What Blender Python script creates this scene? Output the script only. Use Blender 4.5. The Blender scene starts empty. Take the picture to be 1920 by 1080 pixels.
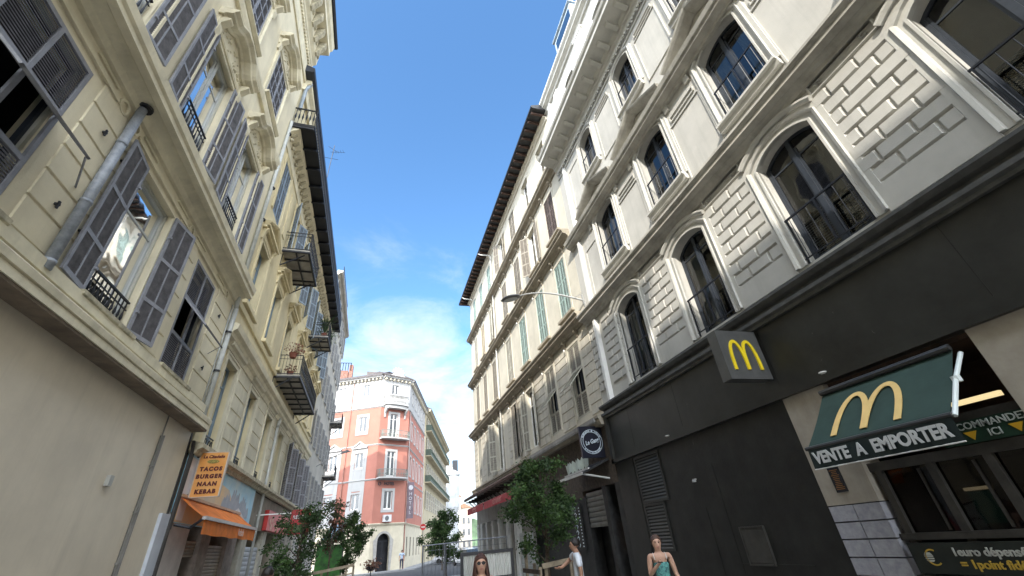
import bpy, bmesh, math, random
from mathutils import Vector, Matrix, noise
R = math.radians
rnd = random.Random(7)
S = bpy.context.scene
COL = S.collection
# ---------------------------------------------------------------- camera, sky, sun, exposure
cd = bpy.data.cameras.new("camera"); cam = bpy.data.objects.new("camera", cd); COL.objects.link(cam)
yaw, pit, rol = 3.13273328e-01, 5.47999724e-01, -9.45072171e-02
f_ = Vector((math.sin(yaw)*math.cos(pit), math.cos(yaw)*math.cos(pit), math.sin(pit)))
r_ = Vector((math.cos(yaw), -math.sin(yaw), 0)); u_ = r_.cross(f_)
r2 = r_*math.cos(rol)+u_*math.sin(rol); u2 = -r_*math.sin(rol)+u_*math.cos(rol)
cam.matrix_world = Matrix(((r2.x, u2.x, -f_.x, 0), (r2.y, u2.y, -f_.y, 0), (r2.z, u2.z, -f_.z, 1.8), (0, 0, 0, 1)))
cd.sensor_width = 36; cd.sensor_fit = 'HORIZONTAL'; cd.lens = 772.29*36/1920; cd.clip_start = .05; cd.clip_end = 3000
S.camera = cam
SUN_EL, SUN_AZ = R(35), R(210)          # azimuth clockwise from +Y (the street direction)
W = bpy.data.worlds.new("World"); S.world = W; W.use_nodes = True
nt = W.node_tree; nt.nodes.clear()
def N(t, **k):
    n = nt.nodes.new(t)
    for a, b in k.items():
        if a in n.inputs: n.inputs[a].default_value = b
        else: setattr(n, a, b)
    return n
L = lambda a, b: nt.links.new(a, b)
sky = N('ShaderNodeTexSky', sky_type='NISHITA', sun_disc=False, sun_elevation=SUN_EL, sun_rotation=SUN_AZ, altitude=10, air_density=1.15, dust_density=.6, ozone_density=2.2)
tc = N('ShaderNodeTexCoord'); sx = N('ShaderNodeSeparateXYZ'); L(tc.outputs['Generated'], sx.inputs[0])
zz = N('ShaderNodeMath', operation='ADD'); zz.inputs[1].default_value = .16; L(sx.outputs['Z'], zz.inputs[0])
dv = N('ShaderNodeVectorMath', operation='DIVIDE'); L(tc.outputs['Generated'], dv.inputs[0]); L(zz.outputs[0], dv.inputs[1])
no = N('ShaderNodeTexNoise', Scale=2.1, Detail=9.0, Roughness=.62, Distortion=.35); L(dv.outputs[0], no.inputs['Vector'])
no2 = N('ShaderNodeTexNoise', Scale=.55, Detail=3.0, Roughness=.5); L(dv.outputs[0], no2.inputs['Vector'])
# cloud cover grows towards the horizon
cov = N('ShaderNodeMapRange', interpolation_type='SMOOTHSTEP'); cov.inputs['From Min'].default_value = .60; cov.inputs['From Max'].default_value = .12
cov.inputs['To Min'].default_value = -.13; cov.inputs['To Max'].default_value = .31; L(sx.outputs['Z'], cov.inputs['Value'])
ad = N('ShaderNodeMath', operation='ADD'); L(no.outputs['Fac'], ad.inputs[0]); L(cov.outputs[0], ad.inputs[1])
# unseen cloud added as fill light, a blue gap over the street ahead
dg_ = N('ShaderNodeVectorMath', operation='DOT_PRODUCT'); L(tc.outputs['Generated'], dg_.inputs[0]); dg_.inputs[1].default_value = Vector((-.05, .68, .73)).normalized()
gp = N('ShaderNodeMapRange', interpolation_type='SMOOTHSTEP'); gp.inputs['From Min'].default_value = .82; gp.inputs['From Max'].default_value = .52; gp.inputs['To Min'].default_value = 0; gp.inputs['To Max'].default_value = .42; L(dg_.outputs['Value'], gp.inputs['Value'])
ad3 = N('ShaderNodeMath', operation='ADD'); L(ad.outputs[0], ad3.inputs[0]); L(gp.outputs[0], ad3.inputs[1]); ad = ad3
ad2 = N('ShaderNodeMath', operation='MULTIPLY_ADD'); L(no2.outputs['Fac'], ad2.inputs[0]); ad2.inputs[1].default_value = .5; L(ad.outputs[0], ad2.inputs[2])
rp = N('ShaderNodeMapRange', interpolation_type='SMOOTHSTEP'); rp.inputs['From Min'].default_value = .74; rp.inputs['From Max'].default_value = 1.18; rp.inputs['To Max'].default_value = .85
L(ad2.outputs[0], rp.inputs['Value'])
mx = N('ShaderNodeMix', data_type='RGBA'); L(rp.outputs[0], mx.inputs[0]); mx.inputs[7].default_value = (7.6, 7.9, 8.2, 1)
tn = N('ShaderNodeMix', data_type='RGBA', blend_type='MULTIPLY'); tn.inputs[0].default_value = 1; tn.inputs[7].default_value = (.57, .80, .94, 1); L(sky.outputs[0], tn.inputs[6]); L(tn.outputs[2], mx.inputs[6])
# unseen cloud towards the sun boosted to brighten the shaded walls
ds_ = N('ShaderNodeVectorMath', operation='DOT_PRODUCT'); L(tc.outputs['Generated'], ds_.inputs[0]); ds_.inputs[1].default_value = (math.sin(SUN_AZ)*math.cos(SUN_EL), math.cos(SUN_AZ)*math.cos(SUN_EL), math.sin(SUN_EL))
sb = N('ShaderNodeMapRange', interpolation_type='SMOOTHSTEP'); sb.inputs['From Min'].default_value = -.1; sb.inputs['From Max'].default_value = .75; sb.inputs['To Min'].default_value = 1.0; sb.inputs['To Max'].default_value = 7.0; L(ds_.outputs['Value'], sb.inputs['Value'])
cl_ = N('ShaderNodeVectorMath', operation='SCALE'); cl_.inputs[0].default_value = (3.15, 3.35, 3.6); L(sb.outputs[0], cl_.inputs['Scale']); L(cl_.outputs[0], mx.inputs[7])
bg = N('ShaderNodeBackground', Strength=.15); L(mx.outputs[2], bg.inputs[0])
ow = N('ShaderNodeOutputWorld'); L(bg.outputs[0], ow.inputs[0])
sd = bpy.data.lights.new("sun", 'SUN'); sd.energy = 2.6; sd.angle = R(.55); sd.color = (1, .94, .84)
sun = bpy.data.objects.new("sun", sd); COL.objects.link(sun)
sdir = Vector((math.sin(SUN_AZ)*math.cos(SUN_EL), math.cos(SUN_AZ)*math.cos(SUN_EL), math.sin(SUN_EL)))
sun.rotation_euler = sdir.to_track_quat('Z', 'Y').to_euler(); sun.location = sdir*60
vs = S.view_settings; vs.view_transform = 'Standard'; vs.look = 'None'; vs.gamma = 1; vs.exposure = 1.45
S.render.engine = 'CYCLES'
# ---------------------------------------------------------------- materials
MATS = {}
def mat(name, col, rough=.85, var=.12, scale=1.2, bump=.0, bscale=40., metal=0., streak=0., spec=.4, emit=None, col2=None, trans=0.):
    if name in MATS: return MATS[name]
    m = bpy.data.materials.new(name); m.use_nodes = True; t = m.node_tree; b = t.nodes['Principled BSDF']
    b.inputs['Roughness'].default_value = rough; b.inputs['Metallic'].default_value = metal; b.inputs['Specular IOR Level'].default_value = spec
    def n(ty, **k):
        q = t.nodes.new(ty)
        for a, c in k.items():
            if a in q.inputs: q.inputs[a].default_value = c
            else: setattr(q, a, c)
        return q
    geo = n('ShaderNodeNewGeometry')
    c4 = (*col, 1)
    dark = tuple(max(0, x*(1-var*2.2)) for x in col)+(1,); lite = tuple(min(1, x*(1+var)) for x in col)+(1,)
    if col2: dark = (*col2, 1); lite = c4
    n1 = n('ShaderNodeTexNoise', Scale=scale, Detail=7., Roughness=.65); t.links.new(geo.outputs['Position'], n1.inputs['Vector'])
    r1 = n('ShaderNodeValToRGB'); r1.color_ramp.elements[0].position = .3; r1.color_ramp.elements[1].position = .68
    r1.color_ramp.elements[0].color = dark; r1.color_ramp.elements[1].color = lite
    t.links.new(n1.outputs['Fac'], r1.inputs[0]); last = r1.outputs[0]
    if streak:
        mp = n('ShaderNodeMapping'); mp.inputs['Scale'].default_value = (3.2, 3.2, .16); t.links.new(geo.outputs['Position'], mp.inputs[0])
        n2 = n('ShaderNodeTexNoise', Scale=1., Detail=6., Roughness=.7); t.links.new(mp.outputs[0], n2.inputs['Vector'])
        r2_ = n('ShaderNodeMapRange'); r2_.inputs['From Min'].default_value = .5; r2_.inputs['From Max'].default_value = .75; r2_.inputs['To Max'].default_value = streak
        t.links.new(n2.outputs['Fac'], r2_.inputs['Value'])
        mm = n('ShaderNodeMix', data_type='RGBA'); mm.inputs[7].default_value = tuple(x*.45 for x in col)+(1,)
        t.links.new(r2_.outputs[0], mm.inputs[0]); t.links.new(last, mm.inputs[6]); last = mm.outputs[2]
    t.links.new(last, b.inputs['Base Color'])
    if bump:
        n3 = n('ShaderNodeTexNoise', Scale=bscale, Detail=4.); t.links.new(geo.outputs['Position'], n3.inputs['Vector'])
        bp = n('ShaderNodeBump', Strength=bump, Distance=.01); t.links.new(n3.outputs['Fac'], bp.inputs['Height']); t.links.new(bp.outputs[0], b.inputs['Normal'])
    if emit:
        b.inputs['Emission Color'].default_value = (*emit[0], 1); b.inputs['Emission Strength'].default_value = emit[1]
    if trans:
        tr = n('ShaderNodeBsdfTranslucent'); t.links.new(last, tr.inputs[0]); ms = n('ShaderNodeMixShader', Fac=trans)
        t.links.new(b.outputs[0], ms.inputs[1]); t.links.new(tr.outputs[0], ms.inputs[2]); t.links.new(ms.outputs[0], t.nodes['Material Output'].inputs[0])
    MATS[name] = m; return m
def glass(name, tint=(.55, .6, .62), gloss=.0):
    if name in MATS: return MATS[name]
    m = bpy.data.materials.new(name); m.use_nodes = True; t = m.node_tree; t.nodes.remove(t.nodes['Principled BSDF'])
    tr = t.nodes.new('ShaderNodeBsdfTransparent'); tr.inputs[0].default_value = (*tint, 1)
    gl = t.nodes.new('ShaderNodeBsdfGlossy'); gl.inputs['Roughness'].default_value = .03
    geo = t.nodes.new('ShaderNodeNewGeometry'); nn = t.nodes.new('ShaderNodeTexNoise'); nn.inputs['Scale'].default_value = 1.3
    t.links.new(geo.outputs['Position'], nn.inputs['Vector']); bp = t.nodes.new('ShaderNodeBump'); bp.inputs['Strength'].default_value = .12; bp.inputs['Distance'].default_value = .05
    t.links.new(nn.outputs['Fac'], bp.inputs['Height']); t.links.new(bp.outputs[0], gl.inputs['Normal'])
    fr = t.nodes.new('ShaderNodeFresnel'); fr.inputs[0].default_value = 1.6
    ad = t.nodes.new('ShaderNodeMath'); ad.operation = 'ADD'; ad.inputs[1].default_value = gloss; t.links.new(fr.outputs[0], ad.inputs[0])
    ms = t.nodes.new('ShaderNodeMixShader'); t.links.new(ad.outputs[0], ms.inputs[0]); t.links.new(tr.outputs[0], ms.inputs[1]); t.links.new(gl.outputs[0], ms.inputs[2])
    t.links.new(ms.outputs[0], t.nodes['Material Output'].inputs[0]); MATS[name] = m; return m
GLASS = glass("glass", (.40, .45, .49), .02)
DARKROOM = mat("room_dark", (.03, .03, .033), .9, .3)
CURT = mat("curtain", (.62, .6, .55), .9, .1, 3)
BLIND = mat("blind", (.45, .5, .47), .6, .05)
IRON = mat("iron", (.014, .016, .022), .5, .2, 8)
WHITEP = mat("white_paint", (.72, .71, .68), .5, .06, 5)
ZINC = mat("zinc", (.23, .26, .30), .45, .3, 6, metal=.5, col2=(.13, .15, .18))
# ---------------------------------------------------------------- frames and mesh building
class Fr:                       # a frame: s along the facade, n outward from it, z up
    def __init__(s, o, es, en): s.o = Vector(o); s.es = Vector(es).normalized(); s.en = Vector(en).normalized(); s.ez = Vector((0, 0, 1))
    def d(s, a, b, c): return s.es*a+s.en*b+s.ez*c
    def p(s, a, b, c): return s.o+s.d(a, b, c)
def fac(o, th, side):           # th in degrees clockwise from +Y, side -1: outward is to the left of the run
    t = R(th); es = Vector((math.sin(t), math.cos(t), 0)); en = Vector((math.cos(t), -math.sin(t), 0))*(1 if side > 0 else -1)
    return Fr(o, es, en)
WF = Fr((0, 0, 0), (1, 0, 0), (0, 1, 0))
class MB:
    def __init__(s, fr=WF): s.fr = fr; s.v = []; s.f = []; s.m = []
    def add(s, pts, faces, m=0):
        k = len(s.v); s.v += [s.fr.d(*p) for p in pts]; s.f += [tuple(k+i for i in f) for f in faces]; s.m += [m]*len(faces); return s
    def box(s, a0, a1, b0, b1, c0, c1, m=0):
        P = [(a, b, c) for a in (a0, a1) for b in (b0, b1) for c in (c0, c1)]
        return s.add(P, [(0, 1, 3, 2), (4, 6, 7, 5), (0, 4, 5, 1), (2, 3, 7, 6), (0, 2, 6, 4), (1, 5, 7, 3)], m)
    def frustum(s, a0, a1, c0, c1, b0, b1, ch, m=0):      # raised block with bevelled edges
        P = [(a0, b0, c0), (a1, b0, c0), (a1, b0, c1), (a0, b0, c1), (a0+ch, b1, c0+ch), (a1-ch, b1, c0+ch), (a1-ch, b1, c1-ch), (a0+ch, b1, c1-ch)]
        return s.add(P, [(0, 1, 5, 4), (1, 2, 6, 5), (2, 3, 7, 6), (3, 0, 4, 7), (4, 5, 6, 7), (3, 2, 1, 0)], m)
    def prism(s, poly, ax, lo, hi, m=0):
        def q(p, t): return {'s': (t, p[0], p[1]), 'n': (p[0], t, p[1]), 'z': (p[0], p[1], t)}[ax]
        k = len(poly); P = [q(p, lo) for p in poly]+[q(p, hi) for p in poly]
        F = [(i, (i+1) % k, (i+1) % k+k, i+k) for i in range(k)]+[tuple(range(k-1, -1, -1)), tuple(range(k, 2*k))]
        return s.add(P, F, m)
    def sweep(s, path, prof, closed=False, m=0, ax='n'):   # path in (s,z); prof closed loop of (offset, n)
        n = len(path); P = []
        for i in range(n):
            a = Vector(path[i-1]) if (i > 0 or closed) else None; b = Vector(path[i]); c = Vector(path[(i+1) % n]) if (i < n-1 or closed) else None
            d1 = (b-a).normalized() if a is not None else (c-b).normalized(); d2 = (c-b).normalized() if c is not None else d1
            n1 = Vector((-d1.y, d1.x)); n2 = Vector((-d2.y, d2.x)); mm = (n1+n2)
            mm = mm/max(.3, mm.length_squared/2)
            for o, h in prof: P.append((b.x+mm.x*o, h, b.y+mm.y*o))
        k = len(prof); F = []
        for i in range(n if closed else n-1):
            j = (i+1) % n
            for q in range(k): F.append((i*k+q, i*k+(q+1) % k, j*k+(q+1) % k, j*k+q))
        if not closed: F += [tuple(range(k)), tuple(range((n-1)*k+k-1, (n-1)*k-1, -1))]
        return s.add(P, F, m)
    def tube(s, pts, r, k=6, m=0, cap=True):
        pts = [Vector(p) for p in pts]; n = len(pts); rs = r if isinstance(r, (list, tuple)) else [r]*n; P = []; up0 = None
        for i in range(n):
            d = ((pts[i+1] if i < n-1 else pts[i])-(pts[i-1] if i > 0 else pts[i])).normalized()
            if up0 is None: up0 = Vector((0, 0, 1)) if abs(d.z) < .9 else Vector((1, 0, 0))
            x = d.cross(up0)
            if x.length < 1e-4: x = d.cross(Vector((0, 1, .3)))
            x.normalize(); y = x.cross(d).normalized(); up0 = y
            for j in range(k): a = 2*math.pi*j/k; P.append(tuple(pts[i]+(x*math.cos(a)+y*math.sin(a))*rs[i]))
        F = [(i*k+j, i*k+(j+1) % k, (i+1)*k+(j+1) % k, (i+1)*k+j) for i in range(n-1) for j in range(k)]
        if cap: F += [tuple(range(k-1, -1, -1)), tuple(range((n-1)*k, n*k))]
        return s.add(P, F, m)
    def lathe(s, prof, c=(0, 0, 0), k=12, m=0):
        P = [(c[0]+r*math.cos(2*math.pi*j/k), c[1]+r*math.sin(2*math.pi*j/k), c[2]+z) for r, z in prof for j in range(k)]
        n = len(prof); F = [(i*k+j, i*k+(j+1) % k, (i+1)*k+(j+1) % k, (i+1)*k+j) for i in range(n-1) for j in range(k)]
        F += [tuple(range(k-1, -1, -1)), tuple(range((n-1)*k, n*k))]
        return s.add(P, F, m)
    def mesh(s, name, mats, smooth=False, weld=False, recalc=True):
        me = bpy.data.meshes.new(name); me.from_pydata([tuple(v) for v in s.v], [], s.f)
        for x in (mats if isinstance(mats, (list, tuple)) else [mats]): me.materials.append(x)
        me.polygons.foreach_set('material_index', s.m)
        if weld or recalc:
            bm = bmesh.new(); bm.from_mesh(me)
            if weld: bmesh.ops.remove_doubles(bm, verts=bm.verts, dist=.0005)
            if recalc: bmesh.ops.recalc_face_normals(bm, faces=bm.faces)
            bm.to_mesh(me); bm.free()
        if smooth:
            me.polygons.foreach_set('use_smooth', [True]*len(me.polygons))
        me.update(); return me
    def build(s, name, mats, parent=None, loc=None, **k): return place(name, s.mesh(name, mats, **k), parent, loc)
def place(name, me, parent=None, loc=None, rz=0):
    """link a mesh object at a WORLD location (parents are never rotated unless they rotate their parts on purpose)"""
    o = bpy.data.objects.new(name, me); COL.objects.link(o)
    if loc is None: loc = wl(parent) if parent else Vector((0, 0, 0))
    if parent: o.parent = parent; o.location = Vector(loc)-wl(parent)
    else: o.location = loc
    o.rotation_euler.z = rz; return o
def wl(o):
    v = o.location.copy()
    while o.parent: o = o.parent; v += o.location
    return v
def tag(o, label, cat, group=None, kind=None):
    if label: o['label'] = label
    if cat: o['category'] = cat
    if group: o['group'] = group
    if kind: o['kind'] = kind
    return o
def thing(name, label, cat, loc=(0, 0, 0), group=None):
    o = bpy.data.objects.new(name, None); COL.objects.link(o); o.location = loc; o.empty_display_size = .2
    return tag(o, label, cat, group)
CACHE = {}
def inst(key, name, fn, parent, loc, rz=0):     # copies share mesh data
    if key not in CACHE: CACHE[key] = fn()
    return place(name, CACHE[key], parent, loc, rz)
# ---------------------------------------------------------------- building kit
def arch_pts(c, w, z1, rise, n=10):
    if rise <= 0: return [(c-w/2, z1), (c+w/2, z1)]
    out = []
    r = (w*w/4+rise*rise)/(2*rise); a = math.asin(min(1, w/2/r))
    for i in range(n+1):
        t = -a+2*a*i/n; out.append((c+r*math.sin(t), z1+rise-r+r*math.cos(t)))
    return out
def wall_mb(F, s0, s1, z0, z1, ops, th=.3, back=10., b=None, topn=None):
    """front sheet with real openings, reveals, and a solid body behind. ops: (centre, width, z0, z1, rise)"""
    b = b or MB(F); cuts = {s0, s1}
    for c, w, a, d, rise in ops:
        for p in arch_pts(c, w, d, rise): cuts.add(round(min(max(p[0], s0), s1), 5))
    cuts = sorted(cuts)
    def top(o, x):
        c, w, a, d, rise = o
        if rise <= 0: return d
        r = (w*w/4+rise*rise)/(2*rise); return d+rise-r+math.sqrt(max(0, r*r-(x-c)**2))
    for xa, xb in zip(cuts, cuts[1:]):
        if xb-xa < 1e-5: continue
        mid = (xa+xb)/2; here = sorted([o for o in ops if abs(mid-o[0]) < o[1]/2], key=lambda o: o[2]); za = zb = z0
        for o in here:
            if o[2] > max(za, zb)+1e-4: b.add([(xa, 0, za), (xb, 0, zb), (xb, 0, o[2]), (xa, 0, o[2])], [(0, 1, 2, 3)])
            za, zb = top(o, xa), top(o, xb)
        b.add([(xa, 0, za), (xb, 0, zb), (xb, 0, z1), (xa, 0, z1)], [(0, 1, 2, 3)])
    for c, w, a, d, rise in ops:
        l, r = c-w/2, c+w/2
        loop = [(l, a)]+arch_pts(c, w, d, rise)+[(r, a)]
        for i in range(len(loop)):
            p, q = loop[i], loop[(i+1) % len(loop)]
            b.add([(p[0], 0, p[1]), (q[0], 0, q[1]), (q[0], -th, q[1]), (p[0], -th, p[1])], [(0, 1, 2, 3)])
    # end returns and the body
    b.add([(s0, 0, z0), (s0, -th, z0), (s0, -th, z1), (s0, 0, z1)], [(0, 1, 2, 3)]); b.add([(s1, 0, z0), (s1, -th, z0), (s1, -th, z1), (s1, 0, z1)], [(0, 1, 2, 3)])
    b.add([(s0, 0, z1), (s1, 0, z1), (s1, -th, z1), (s0, -th, z1)], [(0, 1, 2, 3)])
    b.box(s0, s1, -back, -th-.45, z0, z1, 0)
    for q in (s0, s1): b.add([(q, -th, z0), (q, -th-.45, z0), (q, -th-.45, z1), (q, -th, z1)], [(0, 1, 2, 3)])
    b.add([(s0+.02, -th-.44, z0), (s1-.02, -th-.44, z0), (s1-.02, -th-.44, z1-.02), (s0+.02, -th-.44, z1-.02)], [(0, 1, 2, 3)], 1)
    return b
def corn(p, h, z=0, steps=1):
    return [(-.02, z), (.2*p, z), (.24*p, z+.18*h), (.38*p, z+.3*h), (.44*p, z+.42*h), (.82*p, z+.5*h), (.82*p, z+.7*h), (.92*p, z+.76*h), (p, z+.86*h), (p, z+h), (-.02, z+h+.05)]
def band(F, s0, s1, prof, name, m, root, **k):
    b = MB(F); b.prism(prof, 's', 0, s1-s0); return b.build(name, m, root, F.p(s0, 0, 0), **k)
def shutter_mesh(F, w, h, d, slat, col, rails=(.0, .3, .62, 1.), two=True):
    """one louvred leaf hanging from its hinge at the origin, running d*w along s"""
    b = MB(F); t = .035; st = .055
    def bx(a0, a1, n0, n1, c0, c1): b.box(min(d*a0, d*a1), max(d*a0, d*a1), n0, n1, c0, c1)
    bx(0, st, 0, t, 0, h); bx(w-st, w, 0, t, 0, h)
    if two: bx(w/2-.014, w/2+.014, .004, t-.004, 0, h)
    zs = [r*(h-.07) for r in rails]
    for z in zs: bx(st, w-st, .001, t-.001, z, z+.07)
    cols = [(st, w/2-.014), (w/2+.014, w-st)] if two else [(st, w-st)]
    for za, zb in zip(zs, zs[1:]):
        n = max(2, int((zb-za-.07)/slat)); hh = (zb-za-.07)/n
        for i in range(n):
            z = za+.07+i*hh
            for a, c in cols:
                P = [(d*a, .010, z+hh*.98), (d*c, .010, z+hh*.98), (d*c, .023, z+hh*.06), (d*a, .023, z+hh*.06), (d*a, .014, z+hh*1.0), (d*c, .014, z+hh*1.0), (d*c, .027, z+hh*.12), (d*a, .027, z+hh*.12)]
                b.add(P, [(0, 1, 2, 3), (4, 5, 6, 7), (2, 3, 7, 6), (0, 1, 5, 4)], 1)
    b.box(min(0, d*.05), max(0, d*.05), -.03, .0, h*.15, h*.15+.04); b.box(min(0, d*.05), max(0, d*.05), -.03, .0, h*.8, h*.8+.04)
    return b.mesh("shutter", [col, slat_of(col)], recalc=False)
def slat_of(m):
    c = m.node_tree.nodes['Color Ramp'].color_ramp.elements[1].color
    return mat(m.name+"_slats_gap_shade", (c[0]*.50, c[1]*.48, c[2]*.48), .8, .2, 7)  # shade of the louvre gaps put into a darker slat colour
def casement(F, w, h, rise, m, dep=-.17, fw=.055, bars=(), centre=True, name="window"):
    b = MB(F)
    ap = arch_pts(0, w, h, rise)
    b.sweep([(-w/2, 0)]+ap+[(w/2, 0)], [(-fw, dep), (-fw, dep+.06), (0, dep+.06), (0, dep)])
    b.box(-w/2, w/2, dep+.002, dep+.058, 0, fw*1.3)
    if centre: b.box(-.045, .045, dep+.003, dep+.075, 0, h+rise*.9)
    for z in bars: b.box(-w/2+fw, w/2-fw, dep+.01, dep+.045, z, z+.035)
    for sg in ((-1, 1) if centre else ()):
        x0, x1 = (.045, w/2-fw) if sg > 0 else (-w/2+fw, -.045)
        b.box(x0, x0+.04, dep+.006, dep+.05, fw, h-.02); b.box(x1-.04, x1, dep+.006, dep+.05, fw, h-.02); b.box(x0, x1, dep+.007, dep+.049, fw*1.3, fw*1.3+.08)
    return b.mesh(name, m)
def pane_mesh(F, w, h, rise, dep=-.15):
    b = MB(F); ap = arch_pts(0, w-.02, h-.01, rise); P = [(-w/2+.01, .01)]+ap+[(w/2-.01, .01)]
    b.add([(p[0], dep, p[1]) for p in P], [tuple(range(len(P)))]); return b.mesh("pane", GLASS, recalc=False)
def curtain_mesh(F, w, h, kind, dep=-.27):
    b = MB(F); n = 26
    if kind == 'blind':
        k = int(h/.05)
        for i in range(k): b.add([(-w/2+.02, dep, i*.05+.03), (w/2-.02, dep, i*.05+.03), (w/2-.02, dep+.03, i*.05), (-w/2+.02, dep+.03, i*.05)], [(0, 1, 2, 3)])
        return b.mesh("blind", BLIND, recalc=False)
    rngs = [(-w/2+.02, w/2-.02)] if kind == 'full' else [(-w/2+.02, -w*.16), (w*.16, w/2-.02)]
    for a, c in rngs:
        P = []
        for i in range(n+1):
            x = a+(c-a)*i/n; d = dep+.02*math.sin(i*1.9)
            P += [(x, d, .02), (x, d, h-.03)]
        b.add(P, [(2*i, 2*i+2, 2*i+3, 2*i+1) for i in range(n)])
    return b.mesh("curtain", CURT, smooth=True, recalc=False)
def rail_mesh(F, w, h, n, out=.04, r=.009, low=.06, style=0, name="railing"):
    b = MB(F); b.box(-w/2, w/2, out-.018, out+.018, h-.03, h)
    b.box(-w/2, w/2, out-.012, out+.012, low, low+.02)
    if style: b.box(-w/2, w/2, out-.01, out+.01, h-.16, h-.145)
    for i in range(n):
        x = -w/2+w*(i+.5)/n
        if style == 2:
            b.lathe([(r, low), (r*1.2, low+.1), (r*2.6, low+.28*h), (r, h*.62), (r*1.6, h*.8), (r, h-.03)], (x, out, 0), 5)
        else: b.tube([(x, out, low), (x, out, h-.02)], r, 4, cap=False)
    for sg in (-1, 1): b.tube([(sg*w/2, out, h-.015), (sg*w/2, -.1, h-.015)], .012, 4); b.tube([(sg*w/2, out, low+.01), (sg*w/2, -.1, low+.01)], .012, 4)
    return b.mesh(name, IRON, recalc=False)
# ================================================================ RIGHT, NEAR: pale grey building over the burger restaurant
GREY = mat("stucco_grey", (.48, .465, .425), .85, .06, 1.1, .3, 60, streak=.28)
WHST = mat("stucco_white", (.70, .69, .66), .85, .05, 1.3, .2, 60, streak=.12)
TRIM = mat("trim_grey", (.50, .487, .445), .85, .07, 2., .2, 80, streak=.22)
SHADT = mat("trim_weathered", (.42, .40, .35), .85, .16, 1.6, .3, 50, streak=.35)
BLK = mat("black_panel", (.026, .026, .023), .38, .22, 1.4, .12, 25, streak=.25, spec=.5)
BLK2 = mat("black_paint", (.018, .018, .016), .5, .25, 2.3, .25, 14, streak=.3)
DARKF = mat("anthracite", (.035, .042, .055), .4, .12, 6)
STONE = mat("pillar_stone", (.42, .38, .32), .55, .12, 2.5, .15, 30, col2=(.31, .27, .215), streak=.35)
F1 = fac((7, 0, 0), 0, -1)
E1 = 12.74
r1 = thing("apartment_building", "pale grey stucco building with arched windows and rusticated panels over a black restaurant front", "building", (7, 0, 0))
wc = [-5.4, -2.34, .72, 3.74, 6.80, 9.90]
OW = 1.26
ops = []
for c in wc:
    ops += [(c, OW, 5.56, 7.90, .25), (c, OW, 9.58, 11.80, .25), (c, 1.04, 13.95, 15.85, .22), (c, .95, 18.6, 20.1, .12)]
wb = wall_mb(F1, -8, E1, 5.42, 21.7, ops, th=.32)
wb.build("wall", [GREY, DARKROOM], r1, F1.p(0, 0, 0), weld=True)
# ---- shop front: black fascia, black wall, stone pillars
b = MB(F1)
b.prism([(-.02, 5.0), (.10, 5.0), (.10, 5.06), (.16, 5.09), (.16, 5.16), (.03, 5.2), (.03, 5.27), (.12, 5.3), (.20, 5.36), (.20, 5.41), (-.02, 5.41)], 's', -8, E1)
b.build("shop_cornice", mat("lead", (.10, .10, .095), .6, .3, 5, .3, 20, col2=(.05, .05, .047)), r1, F1.p(0, 0, 0))
b = MB(F1)
b.box(-8, E1, -.3, .02, 3.84, 5.0); b.box(E1-.16, E1, .02, .10, 3.62, 5.0); b.prism([(-.3, 3.62), (.10, 3.62), (.10, 3.74), (.02, 3.76), (.02, 3.84), (-.3, 3.84)], 's', -8, E1)
b.build("fascia", BLK, r1, F1.p(0, 0, 0))
b = MB(F1); b.box(6.02, E1-.01, -.4, -.02, 0, 3.62); b.box(11.66, 11.68, -.02, -.005, 0, 3.6); b.box(8.4, 8.42, -.02, -.012, 0, 2.9); b.box(6.7, 8.4, -.02, -.012, 1.02, 1.04); b.box(9.0, 9.02, -.02, -.012, 0, 2.1)
b.build("black_wall", BLK2, r1, F1.p(0, 0, 0))
for s_ in (2.6, 5.9, 8.95, 11.3):
    b = MB(F1); b.box(s_, s_+.012, .018, .0235, 3.86, 4.98); b.build("fascia_joint", BLK2, r1, F1.p(0, 0, 0))
SCF = mat("scuff", (.17, .165, .15), .8, .3, 30)
for i in range(18):
    s_ = rnd.uniform(.6, 12.3); up = rnd.random() < .55; z = rnd.uniform(3.9, 4.95) if up else rnd.uniform(.8, 3.4)
    if not up and s_ < 6.2: continue
    l_ = rnd.uniform(.02, .14); b = MB(F1); n0 = .021 if up else -.019; x_ = s_+rnd.uniform(-.04, .04); b.tube([(s_, n0, z), ((s_+x_)/2+.01, n0, z+l_*.5), (x_, n0, z+l_)], .0022, 3); b.build("scuff", SCF, r1, F1.p(0, 0, 0))
for sa, sb in ((5.14, 6.0), (2.02, 3.06)):
    b = MB(F1); b.box(sa, sb, -.4, .0, 1.86, 3.62); b.build("pillar", STONE, r1, F1.p(0, 0, 0))
    b = MB(F1); z = 0; row = 0
    while z < 1.8:
        nx = 2
        for i in range(nx): b.frustum(sa+(sb-sa)/nx*i+.004, sa+(sb-sa)/nx*(i+1)-.004, z+.004, z+.226, -.38, .005, .004)
        z += .232; row += 1
    b.build("pillar_tiles", mat("tiles_pale", (.42, .42, .45), .7, .1, 9, .1, 12, col2=(.26, .26, .30)), r1, F1.p(0, 0, 0))
b = MB(F1); b.box(-8, E1-.01, -10, -1.65, 0, 5.40); b.box(5.14, 6.02, -1.65, -.41, 0, 3.62); b.box(2.02, 3.06, -1.65, -.41, 0, 3.62); b.box(3.06, 5.14, -1.65, -.31, 3.63, 5.40); b.box(-8, 2.01, -1.65, -.05, 0, 3.61); b.build("ground_floor_body", BLK2, r1, F1.p(0, 0, 0))
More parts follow.
